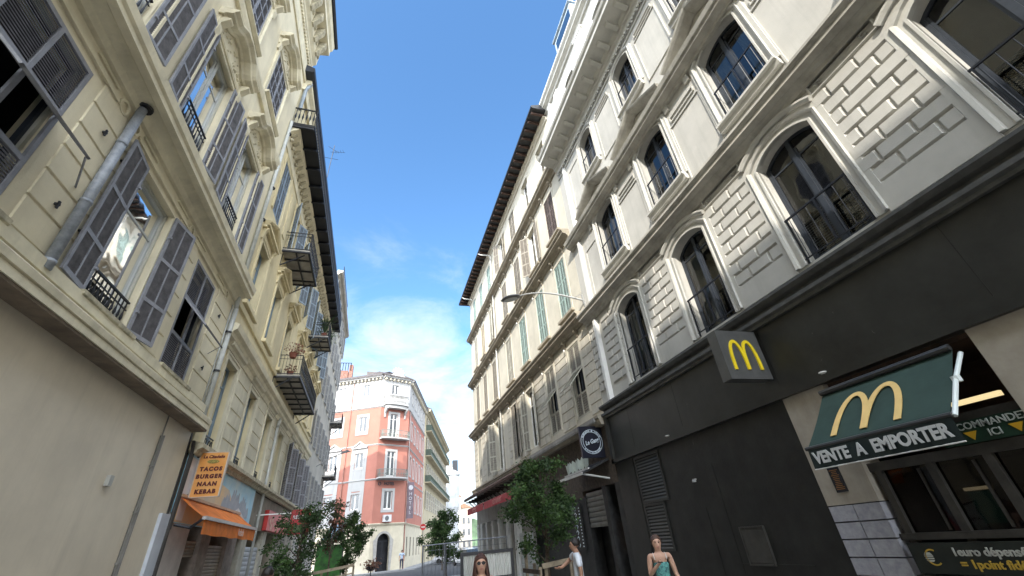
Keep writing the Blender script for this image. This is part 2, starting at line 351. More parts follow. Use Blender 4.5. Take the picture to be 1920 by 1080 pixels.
# takeaway opening: frames, glass, counter, interior
b = MB(F1); b.box(3.06, 5.14, -1.6, -1.5, 0, 3.62); b.box(3.06, 5.14, -1.5, -.1, 3.56, 3.62); b.build("interior_wall", mat("shop_inside", (.08, .045, .03), .7, .4, 3, col2=(.02, .012, .01)), r1, F1.p(0, 0, 0))
b = MB(F1)
for s in (3.08, 3.62, 4.28, 4.98): b.box(s, s+.10, -.20, -.10, .95, 2.32)
b.box(3.06, 5.14, -.22, -.09, 2.24, 2.36); b.box(3.06, 5.14, -.22, -.06, 1.36, 1.44); b.box(3.06, 5.14, -.24, -.02, .88, .96); b.box(3.06, 5.14, -.3, -.1, 0, .88); b.box(3.06, 5.14, -.30, -.16, 2.62, 2.74)
for s in (3.22, 3.84, 4.5): b.box(s, s+.03, -.17, -.13, 1.46, 2.2)
b.build("shop_window", mat("brown_frame", (.055, .05, .043), .75, .2, 4), r1, F1.p(0, 0, 0))
b = MB(F1); b.box(3.1, 5.1, -.165, -.155, 1.44, 2.24); b.build("pane", glass("glass_shop", (.35, .33, .3), -.03), r1, F1.p(0, 0, 0))
b = MB(F1); b.box(3.3, 4.9, -.8, -.75, 1.9, 2.2); b.box(3.15, 5.0, -1.4, -.5, 1.0, 1.08); b.build("counter", mat("counter", (.12, .10, .08), .4), r1, F1.p(0, 0, 0))
b = MB(F1); b.box(3.3, 3.85, -.42, -.36, 2.86, 2.92); b.build("ceiling_lamp", mat("lamp_glow", (.6, .5, .3), .5, emit=((1, .8, .42), .35)), r1, F1.p(0, 0, 0))
b = MB(F1); b.box(3.98, 4.24, -.38, -.36, 1.5, 1.86); b.build("menu_screen", mat("screen", (.02, .10, .08), .3, .3, 12, emit=((.05, .25, .2), .03)), r1, F1.p(0, 0, 0))
b = MB(F1); b.box(3.96, 4.26, -.4, -.355, 1.87, 1.91); b.build("lit_strip", mat("lit_strip", (.5, .48, .35), .5, emit=((1, .9, .65), .25)), r1, F1.p(0, 0, 0))
for z0, z1, sa, sb in ((2.42, 3.52, 10.36, 11.5), (1.30, 2.3, 10.62, 11.5)):
    v = MB(F1); v.sweep([(sa, z0), (sa, z1), (sb, z1), (sb, z0)], [(0, -.03), (0, .012), (.05, .012), (.05, -.03)], closed=True); vo = v.build("vent", BLK, r1, F1.p(0, 0, 0))
    v = MB(F1); k = int((z1-z0)/.075)
    for i in range(k):
        z = z0+(z1-z0)*i/k
        v.prism([(-.012, z+.012), (.006, z), (.006, z+.014), (-.012, z+.05)], 's', sa, sb)
    v.build("louvres", mat("louvre", (.05, .05, .045), .4), vo, F1.p(0, 0, 0))
b = MB(F1); b.sweep([(7.54, 1.04), (7.54, 1.63), (8.12, 1.63), (8.12, 1.04)], [(0, -.02), (0, .03), (.03, .03), (.03, -.02)], closed=True); b.box(7.55, 8.11, -.02, .022, 1.05, 1.62)
b.build("hatch", mat("hatch_metal", (.075, .072, .065), .35, .15, 3, metal=.3), r1, F1.p(0, 0, 0))
b = MB(F1); b.lathe([(.05, 0), (.05, .03), (.035, .05)], (9.1, .03, 2.62), 10); b.box(9.06, 9.14, -.02, .04, 2.66, 2.69); b.build("security_camera", mat("cam_grey", (.3, .3, .29), .4), r1, F1.p(0, 0, 0))
for s_, z_ in ((5.0, 3.80), (9.6, 3.80)):
    b = MB(F1); b.lathe([(.03, 0), (.06, .02), (.06, .035)], (s_, .07, z_-.05), 10); b.build("spotlight", WHITEP, r1, F1.p(0, 0, 0))
for i in range(22):
    b = MB(F1); s_ = 1.0+rnd.random()*7; b.box(s_, s_+rnd.uniform(.03, .1), .14, .16, 5.40, 5.41+rnd.uniform(.008, .03)); b.build("ledge_clip", mat("clips", (.35, .34, .32), .5), r1, F1.p(0, 0, 0))
# ---- cornices
band(F1, -8, E1, corn(.42, .42, 8.44), "cornice", SHADT, r1)
b = MB(F1); b.prism([(-.02, 11.98), (.10, 11.98), (.12, 12.06), (.30, 12.12), (.30, 12.2), (.36, 12.22), (.40, 12.34), (-.02, 12.40)], 's', 0, E1+8)
b.build("string_course", SHADT, r1, F1.p(-8, 0, 0))
band(F1, -8, E1, [(-.02, 16.55), (.06, 16.55), (.08, 16.72), (.16, 16.78), (.16, 16.9), (.24, 17.02), (.86, 17.12), (.86, 17.3), (.93, 17.36), (.97, 17.46), (-.02, 17.52)], "main_cornice", TRIM, r1)
s = -7.6
while s < E1-.2:
    inst("m1", "modillion", lambda: (lambda b: (b.prism([(.20, 16.86), (.32, 16.9), (.62, 17.0), (.66, 17.07), (.66, 17.125), (.20, 17.125)], 's', 0, .17), b.mesh("modillion", TRIM))[1])(MB(F1)), r1, F1.p(s, 0, 0)); s += .68
b = MB(F1); s = -7.9
while s < E1-.1:         # egg-and-leaf frieze under the big cornice
    b.lathe([(.01, 0), (.05, .03), (.055, .08), (.02, .13)], (s, .07, 16.42), 6)
    if int(s*10) % 3 == 0: b.lathe([(.01, 0), (.03, .04), (.01, .09)], (s+.06, .08, 16.33), 5)
    s += .125
b.prism([(-.01, 16.22), (.05, 16.22), (.05, 16.27), (-.01, 16.29)], 's', -8, E1)
b.build("frieze", TRIM, r1, F1.p(0, 0, 0))
band(F1, -8, E1, [(-.02, 21.2), (.1, 21.2), (.12, 21.32), (.3, 21.4), (.3, 21.52), (.42, 21.62), (.42, 21.78), (-.3, 21.82)], "eaves", TRIM, r1)
# roof with dormer
b = MB(F1); b.prism([(.30, 21.82), (-10, 21.82), (-10, 25.2), (-6, 25.2), (-1.2, 23.5)], 's', -8, E1); ro = b.build("roof", ZINC, r1, F1.p(0, 0, 0))
d = thing
b = MB(F1); b.prism([(.05, 21.9), (.05, 23.75), (-.1, 23.85), (-2.6, 23.95), (-2.6, 21.9)], 's', 8.3, 10.3)
b.box(8.22, 10.38, -2.7, .14, 23.86, 23.93)
dm = b.build("dormer", mat("dormer_metal", (.36, .42, .46), .45, .1, 4), r1, F1.p(0, 0, 0))
b = MB(F1); b.box(8.45, 10.15, .05, .056, 22.2, 23.6); b.build("dormer_window", glass("glass_sky", (.2, .25, .3), .35), dm, F1.p(0, 0, 0))
b = MB(F1)
for i in range(9): x = 3.4+i*.35; b.tube([(x, -.9, 22.6), (x, -.9, 23.9)], .02, 4)
b.tube([(3.3, -.9, 23.9), (6.4, -.9, 23.9)], .03, 4); b.build("roof_railing", IRON, r1, F1.p(0, 0, 0))
# ---- windows
def arch_window(F, root, c, z0, w, h, rise, sur, fl, hood=False, cur=None, sill=True):
    p = F.p(c, 0, z0)
    win = inst(("w1", fl), "window", lambda: casement(F, w, h, rise, DARKF, dep=-.28, bars=(h*.9,)), root, p)
    inst(("p1", fl), "pane", lambda: pane_mesh(F, w, h, rise, -.25), win, p)
    def surm():
        b = MB(F); path = [(-w/2, 0)]+arch_pts(0, w, h, rise)+[(w/2, 0)]
        k = sur/.42
        b.sweep(path, [(0, -.05), (0, .05), (.05*k, .05), (.06*k, .02), (.16*k, .02), (.18*k, .07), (.24*k, .09), (.26*k, .05), (.38*k, .05), (.42*k, .0), (.42*k, -.02)])
        if hood:
            ap = arch_pts(0, w+.1, h+.02, rise)
            b.sweep([(p_[0]*1.18, p_[1]+.13) for p_ in ap], [(.10, -.01), (.10, .10), (.16, .13), (.2, .13), (.2, -.01)])
        return b.mesh("surround", TRIM)
    inst(("s1", fl), "surround", surm, win, p)
    def rm():
        b = MB(F); n = 7; hh = 1.0
        b.box(-w/2-.03, w/2+.03, .0, .03, hh-.035, hh); b.box(-w/2, w/2, .004, .026, .09, .112)
        for i in range(n):
            x = -w/2+w*(i+.5)/n; b.tube([(x, .015, .1), (x, .015, hh)], .008, 4, cap=False)
        b.box(-.02, .02, .0, .03, .1, hh)
        for i in (-1, 1): b.box(i*w*.47-.012, i*w*.47+.012, .0, .03, .0, hh)
        return b.mesh("railing", IRON)
    inst(("r1", fl), "railing", rm, win, p)
    if sill:
        def sm():
            b = MB(F); b.prism([(-.2, -.1), (.04, -.22), (.10, -.2), (.13, -.08), (.19, -.06), (.19, .0), (-.2, .01)], 's', -w/2-sur*.75, w/2+sur*.75); return b.mesh("sill", TRIM)
        inst(("sl1", fl), "sill", sm, win, p)
    if cur:
        ch = h*.45 if cur == 'blind' else h
        inst(("c1", fl, cur), "blind" if cur == 'blind' else "curtain", lambda: curtain_mesh(F, w, ch, cur, -.40), win, p)
kinds = ['blind', 'blind', 'blind', 'blind', 'half', 'half']
for i, c in enumerate(wc):
    arch_window(F1, r1, c, 5.56, OW, 2.34, .25, .34, 'a', hood=True, cur=kinds[i], sill=False)
    arch_window(F1, r1, c, 9.58, OW, 2.22, .25, .30, 'b', cur='half' if i % 2 else 'blind')
    arch_window(F1, r1, c, 13.95, 1.04, 1.9, .22, .26, 'c', cur='half' if i % 3 else None)
    p = F1.p(c, 0, 18.6)
    win = inst("w4", "window", lambda: casement(F1, .95, 1.5, .12, DARKF, dep=-.2), r1, p); inst("p4", "pane", lambda: pane_mesh(F1, .95, 1.5, .12, -.17), win, p)
    inst("s4", "surround", lambda: (lambda b: (b.sweep([(-.475, 0), (-.475, 1.5)]+arch_pts(0, .95, 1.5, .12)+[(.475, 0)], [(0, -.05), (0, .04), (.16, .04), (.16, -.02)]), b.mesh("surround", WHST))[1])(MB(F1)), win, p)
    # pediment over second-floor window, with consoles
    def ped():
        b = MB(F1); hw = 1.28
        b.prism([(-hw, 0), (hw, 0), (0, .62)], 'n', -.01, .10)
        b.sweep([(hw+.06, -.02), (0, .66), (-hw-.06, -.02)], [(0, -.01), (0, .12), (-.03, .30), (-.05, .36), (-.10, .42), (-.15, .44), (-.16, -.01)])
        b.prism([(-hw*.62, .05), (hw*.62, .05), (0, .36)], 'n', .10, .125)
        for sg in (-1, 1):
            x = sg*(hw-.22)
            b.prism([(-.01, -.66), (.06, -.64), (.10, -.5), (.08, -.34), (.16, -.26), (.26, -.2), (.27, -.06), (.2, -.02), (-.01, -.02)], 's', x-.085, x+.085)
        return b.mesh("pediment", SHADT)
    inst("ped", "pediment", ped, r1, F1.p(c, 0, 12.40))
# panels between windows
def rustic():
    b = MB(F1); w = 1.36; rows = 8; hh = .272
    for i in range(rows):
        cuts = [[.0, .25, .64, 1.0], [.0, .40, .78, 1.0]][i % 2]
        for a, c in zip(cuts, cuts[1:]): b.frustum(-w/2+a*w+.003, -w/2+c*w-.003, i*hh+.004, (i+1)*hh-.004, -.01, .044+.005*((i*7+int(a*10)) % 3), .030)
    b.box(-w/2, w/2, -.01, .05, -.50, -.02)
    return b.mesh("rusticated_panel", GREY)
def head_panel():
    b = MB(F1); w = 1.30
    b.sweep([(-w/2+.06, .05), (-w/2+.06, .24), (w/2-.06, .24), (w/2-.06, .05)], [(0, -.01), (0, .05), (.03, .05), (.045, .02), (.045, -.01)], closed=True)
    for sg in (-1, 1):
        for k in range(6): b.lathe([(.012, -.01), (.03, .0), (.012, .012)], (sg*.42+.045*math.cos(k*1.05), .03, .145+.045*math.sin(k*1.05)), 5)
    return b.mesh("ornament_panel", TRIM)
def flat_panel(h):
    b = MB(F1); w = 1.36
    b.sweep([(-w/2+.1, 0), (-w/2+.1, h), (w/2-.1, h), (w/2-.1, 0)], [(0, -.01), (0, .035), (.035, .035), (.05, .012), (.05, -.01)], closed=True)
    b.sweep([(-w/2+.2, h+.18), (-w/2+.2, h+.30), (w/2-.2, h+.30), (w/2-.2, h+.18)], [(0, -.01), (0, .04), (.03, .04), (.03, -.01)], closed=True)
    return b.mesh("wall_panel", GREY)
mids = [(a+c)/2 for a, c in zip(wc, wc[1:])]
for c in mids+[11.3]:
    if c < 11:
        inst("rus", "rusticated_panel", rustic, r1, F1.p(c, 0, 6.0)); inst("hp", "ornament_panel", head_panel, r1, F1.p(c, 0, 8.2))
        inst("fp2", "wall_panel", lambda: flat_panel(2.0), r1, F1.p(c, 0, 9.2)); inst("fp3", "wall_panel", lambda: flat_panel(2.05), r1, F1.p(c, 0, 13.55))
        def pil():
            b = MB(F1); b.box(-.36, .36, -.01, .12, 0, 3.3); b.box(-.42, .42, -.01, .16, 3.3, 3.45); b.box(-.24, .24, .12, .14, .3, 3.0); return b.mesh("attic_pier", WHST)
        inst("ap", "attic_pier", pil, r1, F1.p(c, 0, 17.55))
    else:
        for cc in (([-.72, -.2, .42], [-.72, .05, .42]), ([.78, 1.1, 1.40], [.78, 1.25, 1.40])):
            b = MB(F1)
            for i in range(9):
                for a, d_ in zip(cc[i % 2], cc[i % 2][1:]): b.frustum(a+.006, d_-.006, i*.272+.006, (i+1)*.272-.006, -.01, .045, .03)
            b.build("rusticated_panel", GREY, r1, F1.p(c, 0, 5.9))
        for z, h in ((9.2, 2.0), (13.55, 2.05)):
            b = MB(F1); b.sweep([(-.5, 0), (-.5, h), (.36, h), (.36, 0)], [(0, -.01), (0, .03), (.04, .03), (.04, -.01)], closed=True); b.build("wall_panel", GREY, r1, F1.p(c, 0, z))
for q in ((11.92, 12.06, -.01, .16, 5.45, 8.35), (11.92, 12.06, -.01, .14, 9.0, 11.9), (11.92, 12.06, -.01, .14, 12.5, 16.2), (11.85, 12.13, -.01, .2, 17.55, 20.9), (11.0, 11.4, -.01, .14, 17.55, 20.9)):
    b = MB(F1); b.box(*q); b.build("pilaster", WHST, r1, F1.p(0, 0, 0))
for s_, z_ in ((2.4, 9.0), (5.5, 9.0), (8.6, 9.0), (11.5, 9.0)):
    b = MB(F1); b.tube([(s_, .05, z_), (s_, .12, z_+.1), (s_+.06, .14, z_+.12)], .014, 5); b.build("hook", mat("hook_grey", (.3, .3, .28)), r1, F1.p(0, 0, 0))
# ---------------------------------------------------------------- lettering and the restaurant signs
def text_mesh(body, size, depth, m, name, fat=0., shear=0., space=1., align='CENTER'):
    cu = bpy.data.curves.new("t", 'FONT'); cu.body = body; cu.size = size; cu.extrude = depth; cu.offset = fat; cu.shear = shear; cu.space_character = space
    cu.align_x = align; cu.align_y = 'CENTER'; cu.resolution_u = 3
    o = bpy.data.objects.new("t", cu); COL.objects.link(o); bpy.context.view_layer.update()
    me = bpy.data.meshes.new_from_object(o.evaluated_get(bpy.context.evaluated_depsgraph_get())); me.name = name
    bpy.data.objects.remove(o); bpy.data.curves.remove(cu); me.materials.clear(); me.materials.append(m); return me
def orient(me, X, Y):    # map text x,y to world directions X,Y and its thickness to X cross Y
    X = Vector(X).normalized(); Y = Vector(Y).normalized(); Z = X.cross(Y)
    me.transform(Matrix(((X.x, Y.x, Z.x, 0), (X.y, Y.y, Z.y, 0), (X.z, Y.z, Z.z, 0), (0, 0, 0, 1)))); return me
def letters(body, size, m, X, Y, loc, parent, name="lettering", fat=.0, depth=.006, sx_=1., **k):
    me = text_mesh(body, size, depth, m, name, fat, **k)
    if sx_ != 1: me.transform(Matrix.Diagonal((sx_, 1, 1, 1)))
    return place(name, orient(me, X, Y), parent, loc)
def arches_mesh(w, h, t, m, italic=0.):
    """the double-arched emblem as two tapering hoops, x across, y up"""
    P = []; F = []
    def pt(x, y, z): P.append((x+italic*y, y, z)); return len(P)-1
    for c in (-w/4, w/4):
        n = 22; rows = []; t *= 1.12
        for i in range(n+1):
            a = math.pi*i/n; co = math.cos(a); si = math.sin(a)**.72 if 0 < i < n else 0
            ro, hi_ = w/4+.045*w, h; ri, hh = w/4-.055*w, h*.90
            rows.append([pt(c-ro*co, hi_*si, -t), pt(c-ri*co, hh*si, -t), pt(c-ro*co, hi_*si, t), pt(c-ri*co, hh*si, t)])
        for q, p in zip(rows, rows[1:]):
            F += [(q[2], p[2], p[3], q[3]), (q[0], q[1], p[1], p[0]), (q[0], p[0], p[2], q[2]), (q[1], q[3], p[3], p[1])]
        for q in (rows[0], rows[-1]): F.append((q[0], q[1], q[3], q[2]))
    me = bpy.data.meshes.new("emblem"); me.from_pydata(P, [], F); me.materials.append(m); me.update(); return me
YEL = mat("emblem_yellow", (.75, .56, .02), .4, .05, 5, emit=((.9, .7, .03), .02))
sg = thing("projecting_sign", "dark square box sign with a yellow double-arch emblem projecting from the black fascia", "sign", (6.46, 6.0, 4.48))
b = MB(); b.box(5.96, 6.92, 5.93, 6.16, 3.99, 4.97)
bm_ = b; so = bm_.build("sign_box", mat("sign_grey", (.085, .085, .083), .35, .15, 3, spec=.6), sg, (0, 0, 0))
b = MB(); b.box(6.92, 7.0, 6.0, 6.08, 4.85, 4.9); b.box(6.92, 7.0, 6.0, 6.08, 4.05, 4.1); b.box(6.945, 6.96, 6.0, 6.06, 4.05, 4.9); b.build("bracket", IRON, sg, (0, 0, 0))
place("emblem", orient(arches_mesh(.60, .60, .012, YEL), (1, 0, 0), (0, 0, 1)), sg, (6.44, 5.918, 4.17))
# green awning with emblem and valance text
GREEN = mat("awning_green", (.032, .062, .050), .8, .12, 3, .1, 200, col2=(.022, .044, .036))
GREEN2 = mat("valance_green", (.014, .026, .026), .7, .15, 4)
CREAM = mat("emblem_cream", (.72, .50, .19), .7, .04, 6); LETW = mat("letter_white", (.55, .56, .56), .6, .05, 8)
aw = thing("awning", "green takeaway awning with a cream arch emblem and VENTE A EMPORTER on its valance", "awning", (6.98, 4.2, 3.46))
ya, yb = 3.27, 5.20; xf, zf = 6.15, 2.62
b = MB(); P = []
for j in range(9):
    y = ya+(yb-ya)*j/8
    for i in range(9):
        t = i/8; P.append((6.97+(xf-6.97)*t, y, 3.46+(zf-3.46)*t-.02*math.sin(t*math.pi)*(1+.5*math.sin(j*1.7))))
b.add(P, [(j*9+i, j*9+i+1, (j+1)*9+i+1, (j+1)*9+i) for j in range(8) for i in range(8)])
b.build("canopy", GREEN, aw, (0, 0, 0), smooth=True)
b = MB(); b.tube([(xf, ya-.02, zf), (xf, yb+.03, zf)], .028, 8); b.build("front_bar", mat("dark_bar", (.05, .05, .05), .4), aw, (0, 0, 0)); b = MB(); b.tube([(6.93, ya, 3.48), (6.93, yb, 3.48)], .045, 8); b.build("roller_tube", mat("dark_bar", (.05, .05, .05), .4), aw, (0, 0, 0))
b = MB(); P = []
for j in range(41):
    y = ya+(yb-ya)*j/40; w = .012*math.sin(j*.9)
    P += [(xf-.01, y, zf-.02), (xf-.012+w, y, zf-.29)]
b.add(P, [(2*j, 2*j+2, 2*j+3, 2*j+1) for j in range(40)]); b.build("valance", GREEN2, aw, (0, 0, 0), smooth=True)
b = MB(); b.tube([(xf+w_, ya+(yb-ya)*j/20, zf-.29) for j, w_ in [(k, -.012+.012*math.sin(k*1.8)) for k in range(21)]], .008, 4); b.build("valance_trim", WHITEP, aw, (0, 0, 0))
b = MB()
for y in (ya-.03,): b.tube([(6.97, y-.02, 3.38), (6.58, y, 3.03), (6.16, y, 2.60)], .026, 7); b.lathe([(.05, 0), (.05, .07)], (6.60, y, 3.0), 8)
b.build("arm", mat("arm_white", (.68, .74, .72), .35, .05), aw, (0, 0, 0))
em = orient(arches_mesh(.92, .80, .004, CREAM, italic=.0), (0, -1, 0), (.82, 0, .84)); place("emblem", em, aw, (6.228, 4.32, 2.72))
letters("VENTE  A  EMPORTER", .215, LETW, (0, -1, 0), (0, 0, 1), (xf-.035, 4.235, zf-.155), aw, fat=.008, depth=.004, sx_=.86)
# order-here board, counter board, plaque
ob = thing("order_sign", "dark green board reading COMMANDEZ ICI with two yellow arrows over the takeaway window", "sign", (6.98, 3.4, 2.4))
b = MB(F1); b.box(3.08, 4.0, -.10, -.04, 2.37, 2.63); b.build("board", mat("board_green", (.012, .035, .02), .45, .2, 4), ob, F1.p(0, 0, 0))
letters("COMMANDEZ", .115, mat("letter_pale", (.42, .45, .42), .5), (0, -1, 0), (0, 0, 1), (7.035, 3.40, 2.565), ob, fat=.001)
letters("ICI", .115, MATS["letter_pale"], (0, -1, 0), (0, 0, 1), (7.035, 3.42, 2.45), ob, fat=.001)
YA = mat("arrow_yellow", (.62, .36, .02), .5)
for y in (3.66, 3.20):
    b = MB(F1); b.prism([(y-.07, 2.50), (y+.07, 2.50), (y-.005, 2.40)], 'n', -.04, -.034); b.build("arrow", YA, ob, F1.p(0, 0, 0))
cb = thing("loyalty_sign", "black counter board reading 1euro depense = 1point fidelite under the takeaway window", "sign", (6.98, 4.2, 1.2))
b = MB(F1); b.box(3.2, 5.04, -.03, .03, .99, 1.33); b.build("board", mat("board_black", (.015, .02, .016), .4, .2, 4), cb, F1.p(0, 0, 0))
letters("1euro dépensé", .125, mat("letter_soft", (.5, .5, .46), .5), (0, -1, 0), (0, 0, 1), (6.964, 4.16, 1.225), cb, fat=.003)
letters("= 1point fidélité", .125, mat("letter_gold", (.55, .36, .05), .5), (0, -1, 0), (0, 0, 1), (6.964, 4.10, 1.095), cb, fat=.003)
b = MB(F1)
n = 20
b.sweep([(4.78+.085*math.cos(a), 1.17+.085*math.sin(a)) for a in [(-2.3+i*4.4/n) for i in range(n+1)]], [(-.008, .03), (-.008, .036), (.008, .036), (.008, .03)]); b.build("swirl", MATS["letter_gold"], cb, F1.p(0, 0, 0))
b = MB(F1); b.box(4.78, 4.88, .03, .036, 1.15, 1.165); b.box(4.78, 4.88, .03, .036, 1.175, 1.19); b.prism([(4.78, 1.195), (4.88, 1.195), (4.86, 1.225), (4.80, 1.225)], 'n', .03, .036); b.prism([(4.78, 1.14), (4.88, 1.14), (4.86, 1.12), (4.80, 1.12)], 'n', .03, .036)
b.build("burger_icon", MATS["letter_soft"], cb, F1.p(0, 0, 0))
pq = thing("plaque", "small dark notice plaque with orange text lines screwed to the stone pillar", "plaque", (6.98, 5.62, 2.2))
b = MB(F1); b.box(5.53, 5.72, 0, .02, 2.03, 2.39); b.build("plate", IRON, pq, F1.p(0, 0, 0))
b = MB(F1)
for i in range(12):
    w = rnd.uniform(.04, .075); b.box(5.625-w, 5.625+w, .02, .024, 2.07+i*.025, 2.078+i*.025)
b.build("text_lines", mat("plaque_text", (.35, .16, .05), .6), pq, F1.p(0, 0, 0))
# ================================================================ RIGHT, FAR: cream stone building
F2 = fac((7, 12.745, 0), -1.3, -1)
CRM = mat("stucco_cream", (.56, .52, .43), .9, .07, .9, .3, 50, streak=.22)
CRMT = mat("stone_trim", (.36, .32, .25), .88, .16, 1.7, .3, 40, col2=(.22, .19, .145), streak=.4)
CRM1 = mat("stucco_weathered", (.54, .50, .42), .9, .12, 1.1, .3, 50, streak=.5)
SHG = mat("shutter_seagreen", (.33, .43, .39), .7, .12, 7); SHB = mat("shutter_taupe", (.30, .27, .22), .75, .15, 6); SHD = mat("shutter_brown", (.13, .10, .085), .75, .2, 6)
SHP = mat("shutter_pale", (.44, .42, .35), .75, .1, 6); SHO = mat("shutter_beige", (.50, .43, .31), .75, .1, 6)
r2b = thing("apartment_building", "cream stone building with closed louvred shutters and a black overhanging roof beyond the grey one", "building", (7, 12.745, 0))
S2 = [1.50, 4.22, 7.1, 9.95, 13.55, 16.25, 18.8]; Z2 = [(5.52, 2.85), (9.75, 2.7), (14.0, 2.55), (18.1, 2.3)]; E2 = 20.7; W2 = 1.08
ops = [(c, W2, z, z+h, 0) for c in S2 for z, h in Z2]
wall_mb(F2, 0.005, E2, 5.0, 21.45, ops, back=9).build("wall", [CRM, DARKROOM], r2b, F2.p(0, 0, 0), weld=True)
band(F2, .005, E2+.15, corn(.45, .42, 8.72), "cornice", CRMT, r2b); band(F2, .005, E2+.15, corn(.42, .40, 12.85), "cornice", CRMT, r2b); band(F2, .005, E2+.15, corn(.42, .38, 17.0), "cornice", CRMT, r2b)
band(F2, .005, E2+.1, [(-.02, 4.86), (.2, 4.86), (.25, 4.98), (.25, 5.05), (.3, 5.08), (.3, 5.16), (-.02, 5.22)], "cornice", CRMT, r2b)
band(F2, .005, E2+.1, [(-.02, 20.9), (.06, 20.9), (.1, 21.05), (.22, 21.1), (.22, 21.25), (-.02, 21.3)], "cornice", CRM, r2b)
b = MB(F2); b.prism([(-9, 21.45), (.88, 21.25), (.95, 21.3), (.95, 21.42), (.5, 21.62), (-9, 24.8)], 's', -.25, E2+.7)
b.build("roof", mat("roof_black", (.016, .016, .019), .5, .3, 5), r2b, F2.p(0, 0, 0))
s = 0.
while s < E2+.6: inst("raf2", "rafter", lambda: (lambda b: (b.box(0, .09, -.02, .86, 21.12, 21.26), b.mesh("rafter", mat("rafter", (.07, .04, .03), .8, .3, 6)))[1])(MB(F2)), r2b, F2.p(s, 0, 0)); s += .55
b = MB(F2)
for s_ in (12.35, 19.2): b.tube([(s_+.7, .9, 21.3), (s_+.35, .75, 20.95), (s_+.05, .2, 20.75), (s_, .12, 20.6)], .05, 6)
b.tube([(12.35, .12, 20.6), (12.35, .12, 5.2)], .055, 7)
b.build("drainpipe", mat("pipe_pale", (.5, .49, .45), .6, .15, 3), r2b, F2.p(0, 0, 0))
for c in S2:
    for z in (8.72, 12.85, 17.0):
        for sg in (-.62, .62): inst("con2", "console", lambda: (lambda b: (b.prism([(-.01, -.28), (.05, -.26), (.09, -.12), (.2, -.04), (.2, .06), (-.01, .06)], 's', -.06, .06), b.mesh("console", CRMT))[1])(MB(F2)), r2b, F2.p(c+sg, 0, z))
        inst("ins2", "insulator", lambda: (lambda b: (b.lathe([(.02, -.02), (.04, .02), (.04, .05), (.02, .09)], (0, .10, -.36), 6), b.mesh("insulator", WHITEP))[1])(MB(F2)), r2b, F2.p(c+.66, 0, z))
    for z, h in Z2[1:]: inst("sill2", "sill", lambda: (lambda b: (b.box(-.74, .74, -.1, .15, -.11, 0), b.mesh("sill", CRMT))[1])(MB(F2)), r2b, F2.p(c, 0, z))
    for z, h in Z2: inst(("sur2b", h), "surround", lambda: (lambda b: (b.sweep([(-W2/2, 0), (-W2/2, h), (W2/2, h), (W2/2, 0)], [(0, -.02), (0, .03), (.13, .03), (.13, -.01)]), b.mesh("surround", CRM))[1])(MB(F2)), r2b, F2.p(c, 0, z))
for c, a_, d_ in [(0.42, 0., .86)]+[((p+q)/2, (p+.72), (q-.72)) for p, q in zip(S2, S2[1:])]+[(19.9, 19.5, E2)]:
    b = MB(F2)
    for i in range(9):
        if d_-a_ > 1.8: L_ = [(a_, a_+.62), (d_-.62, d_)]
        else: L_ = [(a_, d_)] if i % 2 else [(a_, (a_+d_)/2), ((a_+d_)/2, d_)]
        for x0, x1 in L_: b.frustum(x0+.008, x1-.008, 5.35+i*.36+.012, 5.35+(i+1)*.36-.012, -.01, .028, .014)
    b.build("stone_courses", CRM1, r2b, F2.p(0, 0, 0))
def sh_window(F, root, c, z, w, h, colr, slat, state, key, rails=(0., .3, .62, 1.), frame=WHITEP, railing=False, cur=None, angs=(172, 168), inset=.0):
    """window with louvred shutters; state: closed / open / half / flap"""
    p = F.p(c, 0, z)
    fr_ = DARKF if state == 'flap' else frame
    win = inst((key, "cas", w, h, fr_.name), "window", lambda: casement(F, w, h, 0, fr_, dep=-.22, fw=.085 if key == 'l1a' else .055, bars=(h*.72,), centre=(key != 'l1a')), root, p)
    if state != 'flap': inst((key, "pane", w, h), "pane", lambda: pane_mesh(F, w, h, 0, -.19), win, p)
    if cur: inst((key, "cur", w, h, cur), "curtain", lambda: curtain_mesh(F, w, h, cur, -.3), win, p)
    sgn = 1 if F.es.cross(F.en).z > 0 else -1
    lw = w/2-.006
    for d, off, ang in ((1, -w/2, angs[0]), (-1, w/2, angs[1])):
        if state == 'closed' or (state == 'half' and d < 0): rz = 0; nn = -.03+inset
        else: rz = R(ang)*d*sgn; nn = .045
        q = F.p(c+off+(.003*d), nn, z)
        if state == 'flap' and d > 0:      # lower half pushed out on a strut
            q = F.p(c+off+.003, -.03, z)
            so_ = inst((key, "up", colr.name, w, h), "shutter", lambda: flap_mesh(F, lw*2, h, slat, colr), win, q)
            continue
        if state == 'flap': continue
        inst((key, "sh", d, colr.name, w, h, slat), "shutter", lambda: shutter_mesh(F, lw, h, d, slat, colr, rails), win, q, rz)
    if railing: inst((key, "rail", w), "railing", lambda: rail_mesh(F, w, .95 if railing is True else railing, 9, out=-.02, style=1), win, p)
    return win
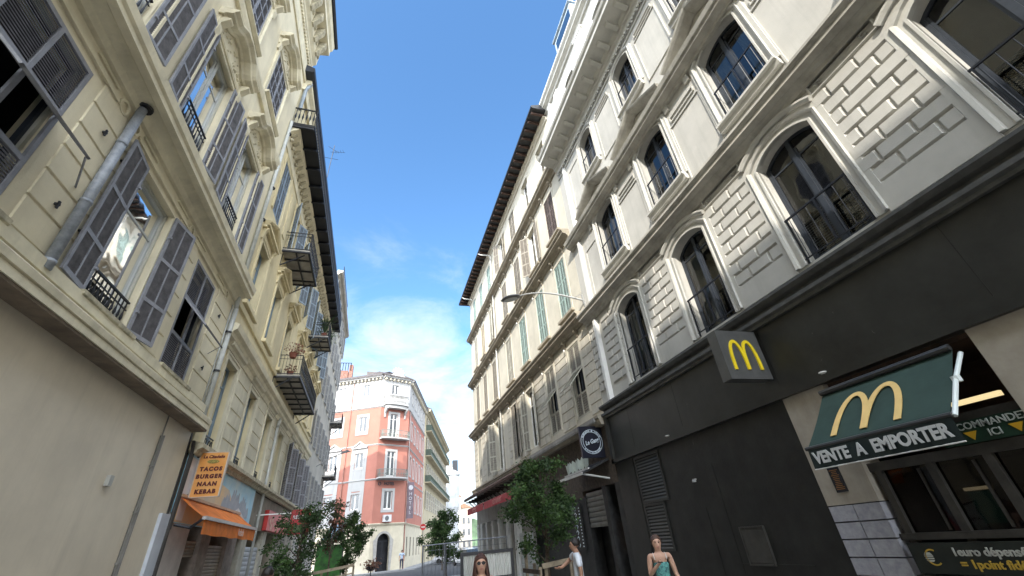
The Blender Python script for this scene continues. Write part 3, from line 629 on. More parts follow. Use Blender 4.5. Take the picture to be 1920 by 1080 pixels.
def flap_mesh(F, w, h, slat, colr):
    b = MB(F); t = .035
    for x in (0, w/2-.03, w-.06): b.box(x, x+.06, 0, t, 0, h)
    for z in (0, h*.28, h*.62, h-.07): b.box(0, w, .001, t-.001, z, z+.07)
    for z0, z1 in ((.07, h*.28), (h*.62+.07, h-.07)):
        n = int((z1-z0)/slat)
        for i in range(n):
            z = z0+(z1-z0)*i/n; b.add([(.06, .010, z+slat*.98), (w-.06, .010, z+slat*.98), (w-.06, .026, z+slat*.04), (.06, .026, z+slat*.04)], [(0, 1, 2, 3)], 1)
    zt = h*.60; ln = h*.33; a = R(41)
    n = int(ln/slat)
    def q(x, u, v): return (x, t+u*math.sin(a)+v*math.cos(a), zt-u*math.cos(a)+v*math.sin(a))
    for x0, x1 in ((.03, .08), (w-.08, w-.03), (w/2-.02, w/2+.02)):
        b.add([q(x0, 0, 0), q(x1, 0, 0), q(x1, ln, 0), q(x0, ln, 0), q(x0, 0, .03), q(x1, 0, .03), q(x1, ln, .03), q(x0, ln, .03)], [(0, 1, 2, 3), (4, 5, 6, 7), (0, 3, 7, 4), (1, 2, 6, 5), (2, 3, 7, 6)])
    for i in range(n): b.add([q(.05, ln*i/n, .0), q(w-.05, ln*i/n, .0), q(w-.05, ln*(i+.8)/n, .03), q(.05, ln*(i+.8)/n, .03)], [(0, 1, 2, 3)])
    b.add([q(.03, ln-.05, 0), q(w-.03, ln-.05, 0), q(w-.03, ln, 0), q(.03, ln, 0), q(.03, ln-.05, .03), q(w-.03, ln-.05, .03), q(w-.03, ln, .03), q(.03, ln, .03)], [(0, 1, 2, 3), (4, 5, 6, 7), (0, 1, 5, 4), (2, 3, 7, 6)])
    b.tube([q(w-.02, ln*.92, 0), (w+.75, .03, h*.42)], .012, 4)
    return b.mesh("shutter", [colr, slat_of(colr)], recalc=False)
st = {0: ['flap', 'flap', 'open', 'half', 'open', 'closed', 'closed'], 1: ['closed']*7, 2: ['closed', 'open', 'closed', 'closed', 'half', 'closed', 'closed'], 3: ['none', 'none', 'closed', 'open', 'closed', 'closed', 'closed']}
cs = {0: [SHP, SHP, SHP, SHB, SHP, SHP, SHP], 1: [SHG, SHG, SHG, SHP, SHB, SHB, SHB], 2: [SHD, SHB, SHB, SHB, SHP, SHO, SHP], 3: [SHD, SHD, SHB, SHB, SHG, SHG, SHG]}
for k, (z, h) in enumerate(Z2):
    for i, c in enumerate(S2):
        s_ = st[k][i]
        if s_ == 'none':
            p = F2.p(c, 0, z); w_ = inst(("r2n", h), "window", lambda: casement(F2, W2, h, 0, WHITEP, dep=-.22, bars=(h*.7,)), r2b, p); inst(("r2np", h), "pane", lambda: pane_mesh(F2, W2, h, 0, -.19), w_, p); continue
        sh_window(F2, r2b, c, z, W2, h, cs[k][i], .085 if i < 3 else .12, s_, 'r2%d' % k, angs=(rnd.uniform(150, 172), rnd.uniform(120, 165)))
# ground floor of the cream building
b = MB(F2); b.box(.005, E2, -9, -1.01, 0, 4.99); b.build("ground_floor_body", CRM, r2b, F2.p(0, 0, 0))
BRK = mat("dark_brick", (.10, .075, .055), .85, .4, 9, .4, 60, col2=(.035, .028, .022)); DK = mat("shop_dark", (.022, .022, .022), .6, .4, 3)
b = MB(F2)
b.box(.005, 2.7, -.5, -.02, 3.1, 4.9); b.box(2.7, 9.6, -.5, -.02, 2.9, 4.9)
for i in range(12):
    for j in range(22): b.frustum(.9+j*.24+(i % 2)*.12, 1.12+j*.24+(i % 2)*.12, 3.95+i*.075, 4.018+i*.075, -.03, -.005, .004)
b.build("brick_band", BRK, r2b, F2.p(0, 0, 0))
b = MB(F2); b.box(.005, 9.6, -1.0, -.5, 0, 4.9); b.box(.005, .3, -.5, -.03, 0, 3.1); b.box(.9, 1.15, -.45, .0, 0, 3.1); b.box(2.55, 4.1, -.45, -.04, 0, 2.95); b.build("shop_recess", DK, r2b, F2.p(0, 0, 0))
def roller(F, s0, s1, z0, z1, pitch, name, m, root, n0=-.08):
    b = MB(F); k = int((z1-z0)/pitch)
    for i in range(k):
        z = z0+i*pitch; b.prism([(n0-.02, z), (n0+.012, z+.006), (n0+.02, z+pitch*.5), (n0+.008, z+pitch*.9), (n0-.02, z+pitch*.97)], 's', s0, s1)
    return b.build(name, m, root, F.p(0, 0, 0))
roller(F2, 1.15, 2.55, 1.95, 3.08, .155, "roller_shutter", mat("roller_grey", (.17, .17, .15), .5, .15, 3, metal=.4), r2b)
roller(F2, 8.9, 10.9, 0, 2.2, .19, "roller_shutter", mat("roller_pale", (.40, .43, .43), .5, .12, 3), r2b)
WCOL = mat("column_white", (.62, .62, .60), .7, .08, 3)
b = MB(F2); b.box(9.6, E2, -.6, -.3, 0, 4.9); b.box(9.6, E2, -.3, -.02, 2.95, 4.9); b.build("shop_recess", mat("shop_grey", (.34, .33, .30), .8, .15, 2), r2b, F2.p(0, 0, 0))
for s_ in (11.4, 13.0, 14.7, 16.3, 17.9, 19.4, 20.45):
    b = MB(F2); b.box(s_-.22, s_+.22, -.3, .0, 0, 2.95); b.box(s_-.27, s_+.27, -.3, .03, 2.7, 2.8); b.build("column", WCOL, r2b, F2.p(0, 0, 0))
for s_ in (12.2, 13.85, 15.5, 17.1, 18.65):
    b = MB(F2); b.box(s_-.4, s_+.4, -.31, -.27, 0, 2.6); b.build("shop_window", mat("shopwin", (.06, .06, .06), .12, .3, 3, spec=.7), r2b, F2.p(0, 0, 0))
# tiled lean-to canopy with timber brackets
b = MB(F2); b.prism([(-.02, 4.84), (.78, 4.46), (.82, 4.5), (.82, 4.56), (-.02, 4.97)], 's', 7.2, E2+.45); cn = b.build("canopy_roof", mat("tile_brown", (.085, .055, .045), .8, .4, 5, .4, 20), r2b, F2.p(0, 0, 0))
b = MB(F2); s = 7.2
while s < E2+.4: b.tube([(s, 0, 4.98), (s, .84, 4.57)], .05, 5); s += .16
b.build("tiles", mat("tile_brown2", (.13, .085, .07), .85, .4, 7), cn, F2.p(0, 0, 0))
s = 7.4
while s < E2+.3: inst("cbr", "bracket", lambda: (lambda b: (b.box(0, .08, -.02, .74, 4.36, 4.44), b.tube([(.04, .02, 3.95), (.04, .5, 4.38)], .035, 5), b.mesh("bracket", mat("timber_dark", (.03, .025, .022), .8)))[2])(MB(F2)), cn, F2.p(s, 0, 0)); s += .95
b = MB(F2); b.box(.25, 7.2, .26, .34, 5.0, 5.12); b.tube([(.3, .3, 4.98), (8.6, .34, 4.94)], .03, 5); b.build("gutter", mat("gutter_grey", (.25, .24, .22), .6, .2), r2b, F2.p(0, 0, 0))
# round shop sign
rs = thing("round_sign", "square black sign with a white ring of lettering projecting beside the black fascia", "sign", (6.78, 13.2, 4.4))
b = MB(); b.box(6.16, 6.98, 13.2, 13.3, 3.9, 4.9); b.build("panel", mat("sign_navy", (.008, .009, .02), .4, .2, 5), rs, (0, 0, 0))
FW = Fr((0, 0, 0), (1, 0, 0), (0, -1, 0)); cx, cz = 6.56, 4.40
b = MB(FW); n = 40
for r_a, r_b in ((.385, .40), (.315, .325)):
    b.sweep([(cx+r_a*math.cos(2*math.pi*i/n), cz+r_a*math.sin(2*math.pi*i/n)) for i in range(n)], [(-.007, -13.2), (-.007, -13.192), (.007, -13.192), (.007, -13.2)], closed=True)
LW2 = mat("letter_bluewhite", (.58, .66, .72), .5); b.build("ring", LW2, rs, (0, 0, 0))
for word, a0, a1, up in (("BURGERS & TACOS", 158, 22, 1), ("RESTAURANT", 215, 325, -1)):
    for i, ch in enumerate(word):
        if ch == ' ': continue
        a = R(a0+(a1-a0)*(i+.5)/len(word)); X = Vector((math.sin(a), 0, -math.cos(a)))*up; Y = Vector((math.cos(a), 0, math.sin(a)))*up
        letters(ch, .085, LW2, X, Y, (cx+.354*math.cos(a), 13.192, cz+.354*math.sin(a)), rs, fat=.002, depth=.003)
letters("Le Gang", .19, LW2, Vector((1, 0, .25)), Vector((-.25, 0, 1)), (cx+.0, 13.192, cz), rs, fat=.004, depth=.003, sx_=.8, shear=.3)
# torn banner, black canopy, lit menu strip, red awning
b = MB(F2); P = []; n = 24
for i in range(n+1):
    s_ = .75+1.95*i/n; P += [(s_, .5+.03*math.sin(i*.8), 4.02+.06*math.sin(i*2.1)), (s_, .5+.05*math.sin(i*.7+1), 3.72+.05*math.sin(i*3.3)-.03*(i % 3))]
b.add(P, [(2*i, 2*i+2, 2*i+3, 2*i+1) for i in range(n)])
tag(b.build("banner", mat("banner_white", (.50, .56, .50), .8, .12, 3), None, F2.p(0, 0, 0), smooth=True), "torn off-white banner strung over the dark shop entrance next to the round sign", "banner")
bl = thing("awning", "black awning with pale front edges over the dark shop entrance", "awning", F2.p(1, .4, 3.6))
b = MB(F2); b.prism([(-.02, 3.86), (1.0, 3.46), (1.0, 3.40), (-.02, 3.8)], 's', .35, 2.45); b.build("canopy", DK, bl, F2.p(0, 0, 0))
b = MB(F2); b.box(.35, 2.45, .99, 1.03, 3.39, 3.47); b.box(.36, 2.3, .72, .78, 3.55, 3.60); b.tube([(.4, 1.0, 3.42), (.4, .05, 3.25)], .03, 5); b.build("edge", mat("edge_white", (.55, .54, .52), .6), bl, F2.p(0, 0, 0))
ml = thing("menu_strip", "narrow black panel with glowing orange and white writing inside the dark doorway", "sign", F2.p(.8, -.05, 1.6))
b = MB(F2); b.box(.55, .98, -.44, -.40, 1.15, 2.05); b.build("panel", DK, ml, F2.p(0, 0, 0))
b = MB(F2)
for i in range(26): a = rnd.uniform(.58, .86); z = rnd.uniform(1.2, 2.0); b.box(a, a+rnd.uniform(.03, .1), -.40, -.395, z, z+rnd.uniform(.012, .03))
b.build("writing", mat("menu_glow", (.5, .3, .2), .5, emit=((.9, .55, .35), .35)), ml, F2.p(0, 0, 0))
ds = thing("dotted_signboard", "tall dark board dotted with rows of white marks behind the right-hand tree", "sign", F2.p(3.4, 0, 1.9))
b = MB(F2); b.box(3.05, 3.75, -.04, .02, 1.3, 2.75); b.build("board", DK, ds, F2.p(0, 0, 0))
b = MB(F2)
for i in range(13): b.box(3.12, 3.19, .02, .03, 1.4+i*.1, 1.44+i*.1)
for i in range(7): b.sweep([(3.5, 1.4+i*.19), (3.42, 1.47+i*.19), (3.5, 1.53+i*.19), (3.6, 1.49+i*.19)], [(-.012, .02), (-.012, .03), (.012, .03), (.012, .02)])
b.build("marks", LW2, ds, F2.p(0, 0, 0))
RED = mat("awning_red", (.36, .05, .055), .8, .12, 3); REDP = mat("awning_top", (.52, .33, .27), .8, .1, 3)
for k, (sa, sb) in enumerate(((7.4, 13.4), (13.6, 18.3))):
    ra = thing("awning", ["red restaurant awning with faint lettering, the section nearer the tree", "red restaurant awning section at the far street corner"][k], "awning", F2.p((sa+sb)/2, .6, 3.8), "red awnings")
    b = MB(F2); b.prism([(0, 4.15), (1.15, 3.80), (1.15, 3.77), (0, 4.1)], 's', sa, sb); b.build("canopy", REDP, ra, F2.p(0, 0, 0))
    b = MB(F2); P = []; n = 60
    for i in range(n+1): s_ = sa+(sb-sa)*i/n; w = .015*math.sin(i*1.1); P += [(s_, 1.15, 3.80), (s_, 1.16+w, 3.43)]
    b.add(P, [(2*i, 2*i+2, 2*i+3, 2*i+1) for i in range(n)]); b.build("valance", RED, ra, F2.p(0, 0, 0))
    letters(["RESTAURANT", "PIZZERIA"][k], .3, mat("letter_pink", (.5, .22, .2), .7), -F2.es, (0, 0, 1), F2.p((sa+sb)/2, 1.185, 3.6), ra, depth=.003)
# street lamp on a long curved arm
lp = thing("street_lamp", "oval street lamp on a long thin curved arm fixed to the right-hand facade", "street lamp", F2.p(-.1, 0, 9.6))
def lpt(s_, n_, z_): return (s_, n_, z_)
b = MB(F2); pts = []
for i in range(15):
    t = i/14; pts.append((-.15+1.75*t, .05+2.0*t, 9.55+1.05*math.sin(t*math.pi*.5)))
b.tube(pts, [.04-.014*i/14 for i in range(15)], 6); b.tube([(-.15, .0, 9.3), (-.15, .08, 9.8)], .05, 6); b.tube([(-.15, .03, 9.9), (.0, .35, 9.72)], .012, 4)
b.build("arm", mat("lamp_grey", (.33, .33, .32), .5, .1, metal=.3), lp, F2.p(0, 0, 0))
hd = MB(F2); hp = Vector(pts[-1]); dd = Vector((1.75, 2.0, .0)).normalized(); n = 12; rows = []; P = []
for i in range(9):
    t = i/8; r_w = .26*math.sin(math.pi*(.08+.88*t))**.7; c = hp+dd*(-.05+.9*t)
    for j in range(n):
        a = 2*math.pi*j/n; side = Vector((-dd.y, dd.x, 0))
        q = c+side*r_w*math.cos(a)+Vector((0, 0, 1))*(r_w*(.42 if math.sin(a) > 0 else .22)*math.sin(a)); P.append(tuple(q))
hd.add(P, [(i*n+j, i*n+(j+1) % n, (i+1)*n+(j+1) % n, (i+1)*n+j) for i in range(8) for j in range(n)]+[tuple(range(n)), tuple(range(8*n, 9*n))])
hd.build("lamp_head", mat("lamp_head", (.16, .16, .165), .4, .1), lp, F2.p(0, 0, 0), smooth=True)
gl = MB(F2); P = [tuple(hp+dd*(.40+.32*math.cos(a))+Vector((-dd.y, dd.x, 0))*.17*math.sin(a)+Vector((0, 0, -.05-.015))) for a in [2*math.pi*i/16 for i in range(16)]]
gl.add(P+[tuple(hp+dd*.40+Vector((0, 0, -.12)))], [(i, (i+1) % 16, 16) for i in range(16)]); gl.build("diffuser", mat("lamp_lens", (.5, .52, .52), .2, .05), lp, F2.p(0, 0, 0), smooth=True)
# ================================================================ LEFT, NEAR: cream building
F3 = fac((-4.2, 0, 0), -1.35, 1)
YC = mat("stucco_ivory", (.72, .65, .475), .88, .08, .8, .3, 45, streak=.24)
YCT = mat("ivory_trim", (.72, .655, .48), .85, .12, 1.6, .2, 60, streak=.30)
BEI = mat("panel_beige", (.68, .60, .465), .6, .07, .6, .08, 20, streak=.2)
SHL = mat("shutter_bluegrey", (.27, .275, .30), .6, .12, 6); SHB2 = mat("shutter_blue", (.25, .31, .37), .65, .12, 6)
ORN = mat("ornament_stone", (.50, .45, .32), .9, .25, 6, .5, 60)
l1 = thing("apartment_building", "ivory stucco building with big grey louvred shutters above a blank beige ground floor", "building", (-4.2, 0, 0))
EL1 = 11.83
C1 = [-7.9, -4.95, -2., .95, 3.98, 7.0, 9.70]; C2_ = [-7.9, -4.95, -2., .95, 4.15, 7.0, 9.75]
Z1 = [(5.28, 2.5), (9.35, 2.7), (14.0, 2.35), (18.0, 1.6)]
W1 = 1.3
ops = [(c, W1, Z1[0][0], Z1[0][0]+Z1[0][1], 0) for c in C1]+[(c, 1.28, z, z+h, 0) for c in C2_ for z, h in Z1[1:3]]
wall_mb(F3, -9, EL1, 5.0, 21.4, ops, th=.36).build("wall", [YC, DARKROOM], l1, F3.p(0, 0, 0), weld=True)
b = MB(F3); b.box(-9, 10.24, -4, -.03, 0, 4.9); b.box(10.36, EL1-.10, -4, -.035, 0, 4.9); b.box(10.24, 10.36, -4, -.05, 0, 4.9)
b.build("ground_floor_wall", BEI, l1, F3.p(0, 0, 0))
b = MB(F3); b.box(10.27, 10.30, -.06, .035, 0, 4.2); b.box(10.30, 10.37, -.06, .0, 0, 4.0); b.tube([(10.245, .0, 0), (10.245, .0, 4.6)], .014, 5)
for z in (1.2, 2.0, 2.8, 3.6): b.box(10.22, 10.29, -.03, .03, z, z+.03)
b.build("cable_duct", mat("duct", (.20, .19, .17), .6, .2), l1, F3.p(0, 0, 0))
b = MB(F3); b.box(EL1-.09, EL1-.02, -.4, -.02, 0, 4.6); b.tube([(EL1+.02, .05, 0), (EL1+.02, .05, 4.2), (EL1-.1, .06, 4.4)], .04, 6); b.tube([(EL1+.12, .05, 2.6), (EL1+.15, .05, 4.3)], .02, 5); b.build("corner_post", mat("post_dark", (.05, .045, .04), .6, .3), l1, F3.p(0, 0, 0))
band(F3, -9, EL1-.06, [(-.02, 4.64), (.28, 4.64), (.28, 4.745), (.265, 4.75), (.265, 4.765), (.30, 4.77), (.31, 4.86), (.27, 4.90), (-.02, 5.06)], "cornice", YCT, l1)
band(F3, -9, EL1-.1, [(-.02, 4.60), (.26, 4.60), (.26, 4.638), (-.02, 4.638)], "soffit_shade_strip", mat("soffit_shade_brown", (.20, .16, .12), .8, .2, 3), l1)  # shade under the cornice painted as a brown strip
band(F3, -9, EL1+.02, [(-.02, 5.05), (.12, 5.05), (.12, 5.22), (-.02, 5.26)], "plinth_course", YCT, l1)
band(F3, -9, EL1, [(-.02, 8.16), (.06, 8.18), (.10, 8.30), (.24, 8.38), (.27, 8.34), (.38, 8.36), (.38, 8.46), (.42, 8.50), (.44, 8.66), (-.02, 8.80)], "cornice", YCT, l1)
band(F3, -9, EL1, [(-.02, 9.0), (.10, 9.0), (.10, 9.14), (-.02, 9.18)], "sill_course", YCT, l1)
band(F3, -9, EL1, [(-.02, 13.55), (.08, 13.55), (.12, 13.7), (.12, 13.8), (-.02, 13.85)], "sill_course", YCT, l1)
band(F3, -9, EL1+.02, [(-.02, 18.9), (.05, 18.9), (.07, 19.05), (.05, 19.2), (.05, 19.9), (.14, 20.0), (.14, 20.15), (.26, 20.3), (.30, 21.1), (.66, 21.2), (.66, 21.5), (.74, 21.6), (.80, 21.9), (-.02, 22.05)], "main_cornice", YCT, l1)
band(F3, -9, EL1+.1, [(-.5, 22.0), (.86, 21.93), (.92, 22.0), (.92, 22.1), (-.5, 22.4)], "roof_edge", mat("roof_black", (.016, .016, .019)), l1)
def modil():
    b = MB(F3); b.prism([(.2, 20.3), (.32, 20.32), (.58, 20.9), (.6, 21.2), (.25, 21.2)], 's', 0, .2); b.lathe([(.01, 0), (.10, .05), (.10, .2), (.01, .26)], (.42, .24, 20.55), 8); return b.mesh("modillion", ORN)
s = 3.2
while s < EL1-.3: inst("mod1", "modillion", modil, l1, F3.p(s, 0, 0)); s += .62
b = MB(F3); s = -2
while s < EL1-.05: b.box(s, s+.07, .05, .12, 19.72, 19.88); s += .14
b.build("dentil_course", YCT, l1, F3.p(0, 0, 0))
# stub joints scored either side of each first-floor window, and the moulded band with roundels above
def joints(n0, w_):
    b = MB(F3)
    for i in range(6): b.frustum(-w_/2, w_/2, i*.44+.012, (i+1)*.44-.012, -.01, .022, .012)
    return b.mesh("stone_courses", YC)
for a, c in zip(C1, C1[1:]):
    ww = (c-a)-W1-.34
    inst(("jt", round(ww, 2)), "stone_courses", lambda: joints(0, min(ww, 1.3)), l1, F3.p((a+c)/2, 0, 5.3))
b = MB(F3)
for i in range(6): b.frustum(10.55, 11.6, 5.3+i*.44+.012, 5.3+(i+1)*.44-.012, -.01, .022, .012)
b.build("stone_courses", YC, l1, F3.p(0, 0, 0))
for c in C1:
    b = MB(F3); w = W1/2+.14
    b.sweep([(-w, -.02), (-w, 2.56), (w, 2.56), (w, -.02)], [(-.02, -.02), (-.02, .025), (.03, .05), (.03, -.01)])
    b.build("surround", YCT, l1, F3.p(c, 0, 5.28)) if False else None
    b = MB(F3); b.box(-1.15, 1.15, -.01, .03, 2.68, 2.73); b.box(-1.15, 1.15, -.01, .05, 2.62, 2.67); b.box(-1.05, -.5, -.01, .03, 2.80, 2.84); b.box(.5, 1.05, -.01, .03, 2.80, 2.84)
    for x in (-1.32, 1.32):
        n = 12; b.sweep([(x+.11*math.cos(2*math.pi*i/n), 2.72+.11*math.sin(2*math.pi*i/n)) for i in range(n)], [(-.02, -.01), (-.02, .035), (.02, .035), (.02, -.01)], closed=True)
    inst("mb1", "moulding", lambda: b.mesh("moulding", YCT), l1, F3.p(c, 0, 5.28))
def jamb_trim(F, w, h, m, dep=-.36):     # pale inner lining of the deep reveals
    b = MB(F)
    for sg in (-1, 1): b.box(min(sg*w/2, sg*(w/2-.045)), max(sg*w/2, sg*(w/2-.045)), dep+.14, -.12, 0, h-.0)
    b.box(-w/2, w/2, dep+.14, -.12, h-.045, h); return b.mesh("lining", m)
def left_window(c, z, w, h, key, state, col, angs, rails=(0., .27, .62, 1.), slat=.05, rail=True, cur=None, inset=0.):
    win = sh_window(F3, l1, c, z, w, h, col, slat, state, key, rails=rails, cur=cur, angs=angs, inset=inset, frame=mat("frame_pale", (.52, .54, .53), .5, .06))
    inst((key, 'jt', w, h), "lining", lambda: jamb_trim(F3, w, h, mat("jamb_pale", (.50, .49, .42), .7, .05)), win, F3.p(c, 0, z))
    if rail: inst((key, 'rl', w), "railing", lambda: rail_mesh(F3, w-.1, .52 if key == 'l1a' else .72, 11, out=-.07, style=2), win, F3.p(c, 0, z))
for i, c in enumerate(C1):
    st_ = {4: 'flap', 5: 'open', 6: 'flap'}.get(i, 'closed')
    left_window(c, Z1[0][0], W1, Z1[0][1], 'l1a', st_, SHL, (174, 168) if i == 5 else (150, 150), cur='half' if i == 5 else None, rail=(i in (5,)), slat=.042 if i < 6 else .05)
    b = MB(F3); b.prism([(-.3, -.12), (.10, -.12), (.14, -.08), (.14, -.02), (-.3, .0)], 's', -.78, .78)
    inst("sil1", "sill", lambda: b.mesh("sill", ORN), l1, F3.p(c, 0, 5.28))
def hood():
    b = MB(F3); w = 1.02; pts = [(-w, 0), (-w*.62, .02), (-w*.5, .10), (-w*.3, .30), (0, .38), (w*.3, .30), (w*.5, .10), (w*.62, .02), (w, 0)]
    b.sweep([(p[0], p[1]) for p in pts], [(.0, -.01), (0, .10), (.05, .14), (.08, .28), (.14, .30), (.20, .38), (.24, .38), (.24, -.01)])
    b.box(-w*.95, w*.95, -.01, .05, -.34, .02)
    P = [(-w*.9, .0), (w*.9, 0)]+[(p[0]*.97, p[1]) for p in reversed(pts[1:-1])]; b.prism([(p[0], p[1]) for p in P], 'n', -.01, .05)
    for sg in (-1, 1): b.prism([(-.01, -.62), (.05, -.6), (.09, -.42), (.08, -.25), (.16, -.15), (.24, -.05), (.24, .0), (-.01, .0)], 's', sg*.86-.08, sg*.86+.08)
    rr = random.Random(3)
    for k in range(34):
        x = rr.uniform(-.7, .7); z = rr.uniform(-.27, .02+.24*max(0, 1-abs(x)/.5)); b.lathe([(.008, -.01), (rr.uniform(.02, .045), .012), (.01, .035)], (x, .05, z), 6)
    return b.mesh("hood_mould", YCT)
for i, c in enumerate(C2_):
    an = {4: (176, 174), 5: (177, 172), 6: (174, 176)}.get(i, (175, 175))
    left_window(c, Z1[1][0], 1.28, Z1[1][1], 'l1b', 'open', SHL, an, slat=.05, rail=True)
    left_window(c, Z1[2][0], 1.28, Z1[2][1], 'l1c', 'closed', SHL, an, rails=(0., .3, .55, .78, 1.), slat=.07, rail=False, inset=.02)
    inst("hood", "hood_mould", hood, l1, F3.p(c, 0, 12.42)); inst("hood", "hood_mould", hood, l1, F3.p(c, 0, 16.72))
    b = MB(F3); w = .64+.15; b.sweep([(-w, -.05), (-w, 2.75), (w, 2.75), (w, -.05)], [(-.15, -.02), (-.15, .03), (-.1, .03), (-.08, .015), (-.04, .015), (0, .06), (.05, .06), (.05, -.01)])
    inst("sur2", "surround", lambda: b.mesh("surround", YCT), l1, F3.p(c, 0, 9.37))
    b = MB(F3); b.sweep([(-w, -.05), (-w, 2.4), (w, 2.4), (w, -.05)], [(-.15, -.02), (-.15, .03), (-.1, .03), (-.08, .015), (-.04, .015), (0, .06), (.05, .06), (.05, -.01)]); b.prism([(-.2, -.16), (.12, -.12), (.2, -.04), (.2, 0), (-.2, .01)], 's', -.85, .85)
    inst("sur3", "surround", lambda: b.mesh("surround", YCT), l1, F3.p(c, 0, 14.0))
    b = MB(F3); b.box(-.2, .2, -.01, .05, 0, 2.6) if False else None
# drain pipes
b = MB(F3); b.tube([(5.50, .10, 8.3), (5.50, .10, 5.12)], .064, 12); 
for z in (5.2, 6.2, 7.4): b.tube([(5.50, .10, z), (5.50, .10, z+.05)], .071, 12)
b.build("drainpipe", mat("zinc_pipe", (.36, .38, .41), .6, .35, 9, metal=.25, col2=(.19, .21, .235)), l1, F3.p(0, 0, 0), smooth=True)
b = MB(F3); b.lathe([(.11, 0), (.11, .05)], (5.5, .12, 8.26), 12); b.build("pipe_collar", IRON, l1, F3.p(0, 0, 0))
b = MB(F3); b.tube([(11.66, .07, 16.1), (11.66, .07, 9.1)], .06, 8); b.tube([(11.72, .10, 7.95), (11.72, .10, 4.7)], .065, 8); b.tube([(11.60, .04, 8.0), (11.60, .04, 4.9)], .02, 5); b.tube([(11.66, .07, 8.9), (11.72, .10, 7.9)], .06, 8)
b.build("drainpipe", mat("pipe_ivory", (.46, .47, .44), .5, .12, 4), l1, F3.p(0, 0, 0), smooth=True)
for z in (15.4, 12.6, 11.2, 7.2, 6.1): 
    b = MB(F3); b.tube([(11.70, .09, z), (11.70, .09, z+.04)], .085, 8); b.build("pipe_bracket", IRON, l1, F3.p(0, 0, 0))
for c in C1[3:]:
    for sg in (-1, 1):
        for z in (5.9, 7.3): b = MB(F3); b.box(c+sg*1.24-.02, c+sg*1.24+.02, 0, .07, z, z+.03); b.box(c+sg*1.24-.02, c+sg*1.24+.01, .05, .07, z-.05, z+.06); b.build("shutter_catch", IRON, l1, F3.p(0, 0, 0))
# building further back on the left (it shades the street)
l0 = thing("apartment_building", "ivory apartment block behind the viewer on the shaded side of the street", "building", F3.p(-20, 0, 0))
ops = [(-10.6-2.9*i, 1.1, z, z+2.3, 0) for i in range(8) for z in (5.4, 9.4, 13.6, 17.2)]
wall_mb(F3, -36, -9.05, 0, 20.6, ops, th=.3).build("wall", [YC, DARKROOM], l0, F3.p(0, 0, 0), weld=True)
for c, w, a, d_, _ in ops: inst("l0s", "shutter", lambda: shutter_mesh(F3, 1.1, 2.3, 1, .12, SHL), l0, F3.p(c-.55, -.04, a))
band(F3, -36, -9.05, corn(.7, .5, 20.3), "cornice", YCT, l0)
r0 = thing("apartment_building", "pale apartment block behind the viewer on the sunny side of the street", "building", F1.p(-20, 0, 0))
ops = [(-10.6-2.9*i, 1.1, z, z+2.3, 0) for i in range(8) for z in (5.4, 9.4, 13.6, 17.2)]
wall_mb(F1, -36, -8.05, 0, 20.6, ops, th=.3).build("wall", [GREY, DARKROOM], r0, F1.p(0, 0, 0), weld=True)
for c, w, a, d_, _ in ops: inst("r0s", "shutter", lambda: shutter_mesh(F1, 1.1, 2.3, 1, .12, SHG), r0, F1.p(c-.55, -.04, a))
band(F1, -36, -8.05, corn(.7, .5, 20.3), "cornice", TRIM, r0)
# ================================================================ LEFT, MIDDLE: ivory-yellow building with balconies
YL = mat("stucco_yellow", (.66, .57, .36), .88, .08, .9, .3, 45, streak=.2)
YLG = mat("stucco_yellow_worn", (.62, .57, .43), .88, .1, .9, .3, 45, streak=.35)
l2 = thing("apartment_building", "yellow-ivory building with hooded windows, three iron balconies and a black overhanging eave", "building", F3.p(11.85, 0, 0))
EL2 = 30.2; CL2 = [12.98, 15.75, 18.55, 21.35, 24.15, 26.9, 29.1]; WL2 = 1.02
ops = [(c, WL2, z, z+h, 0) for c in CL2 for z, h in ((4.42, 2.36), (8.6, 2.3), (12.4, 2.45))]
wall_mb(F3, 11.85, EL2, 0.0, 16.4, [], th=.38) if False else None
ops2 = [o for o in ops]
wall_mb(F3, 11.85, EL2, 4.22, 19.2, ops2, th=.30).build("wall", [YL, DARKROOM], l2, F3.p(0, 0, 0), weld=True)
band(F3, 11.86, EL2, [(-.02, 4.16), (.12, 4.16), (.14, 4.24), (.24, 4.28), (.24, 4.38), (-.02, 4.44)], "cornice", ORN, l2)
band(F3, 11.75, EL2, [(-.02, 6.98), (.05, 7.0), (.08, 7.14), (.16, 7.2), (.18, 7.3), (.27, 7.36), (.30, 7.52), (-.02, 7.62)], "cornice", YCT, l2)
band(F3, 11.86, EL2, [(-.02, 8.24), (.06, 8.24), (.08, 8.38), (-.02, 8.42)], "sill_course", YL, l2)
band(F3, 11.86, EL2+.1, [(-.02, 15.1), (.04, 15.1), (.06, 15.25), (.04, 15.35), (.04, 15.75), (.14, 15.85), (.30, 15.95), (.34, 16.1), (-.02, 16.12)], "cornice", YCT, l2)
def modil2():
    b = MB(F3); b.lathe([(.02, 0), (.065, .04), (.065, .14), (.02, .18)], (0, .10, 15.48), 8); b.prism([(.04, 15.72), (.12, 15.74), (.26, 15.9), (.26, 15.98), (.04, 15.98)], 's', -.07, .07); return b.mesh("modillion", ORN)
s = 12.1
while s < EL2: inst("mod2", "modillion", modil2, l2, F3.p(s, 0, 0)); s += .42
b = MB(F3); b.box(11.8, EL2+.1, -.02, .86, 16.14, 16.26); s = 11.8
b.build("top_balcony_slab", mat("slab_black", (.012, .012, .014), .6, .3), l2, F3.p(0, 0, 0))
while s < EL2: inst("bb2", "balcony_beam", lambda: (lambda b: (b.box(0, .08, .02, .84, 16.02, 16.12), b.mesh("balcony_beam", IRON))[1])(MB(F3)), l2, F3.p(s, 0, 0)); s += 1.05
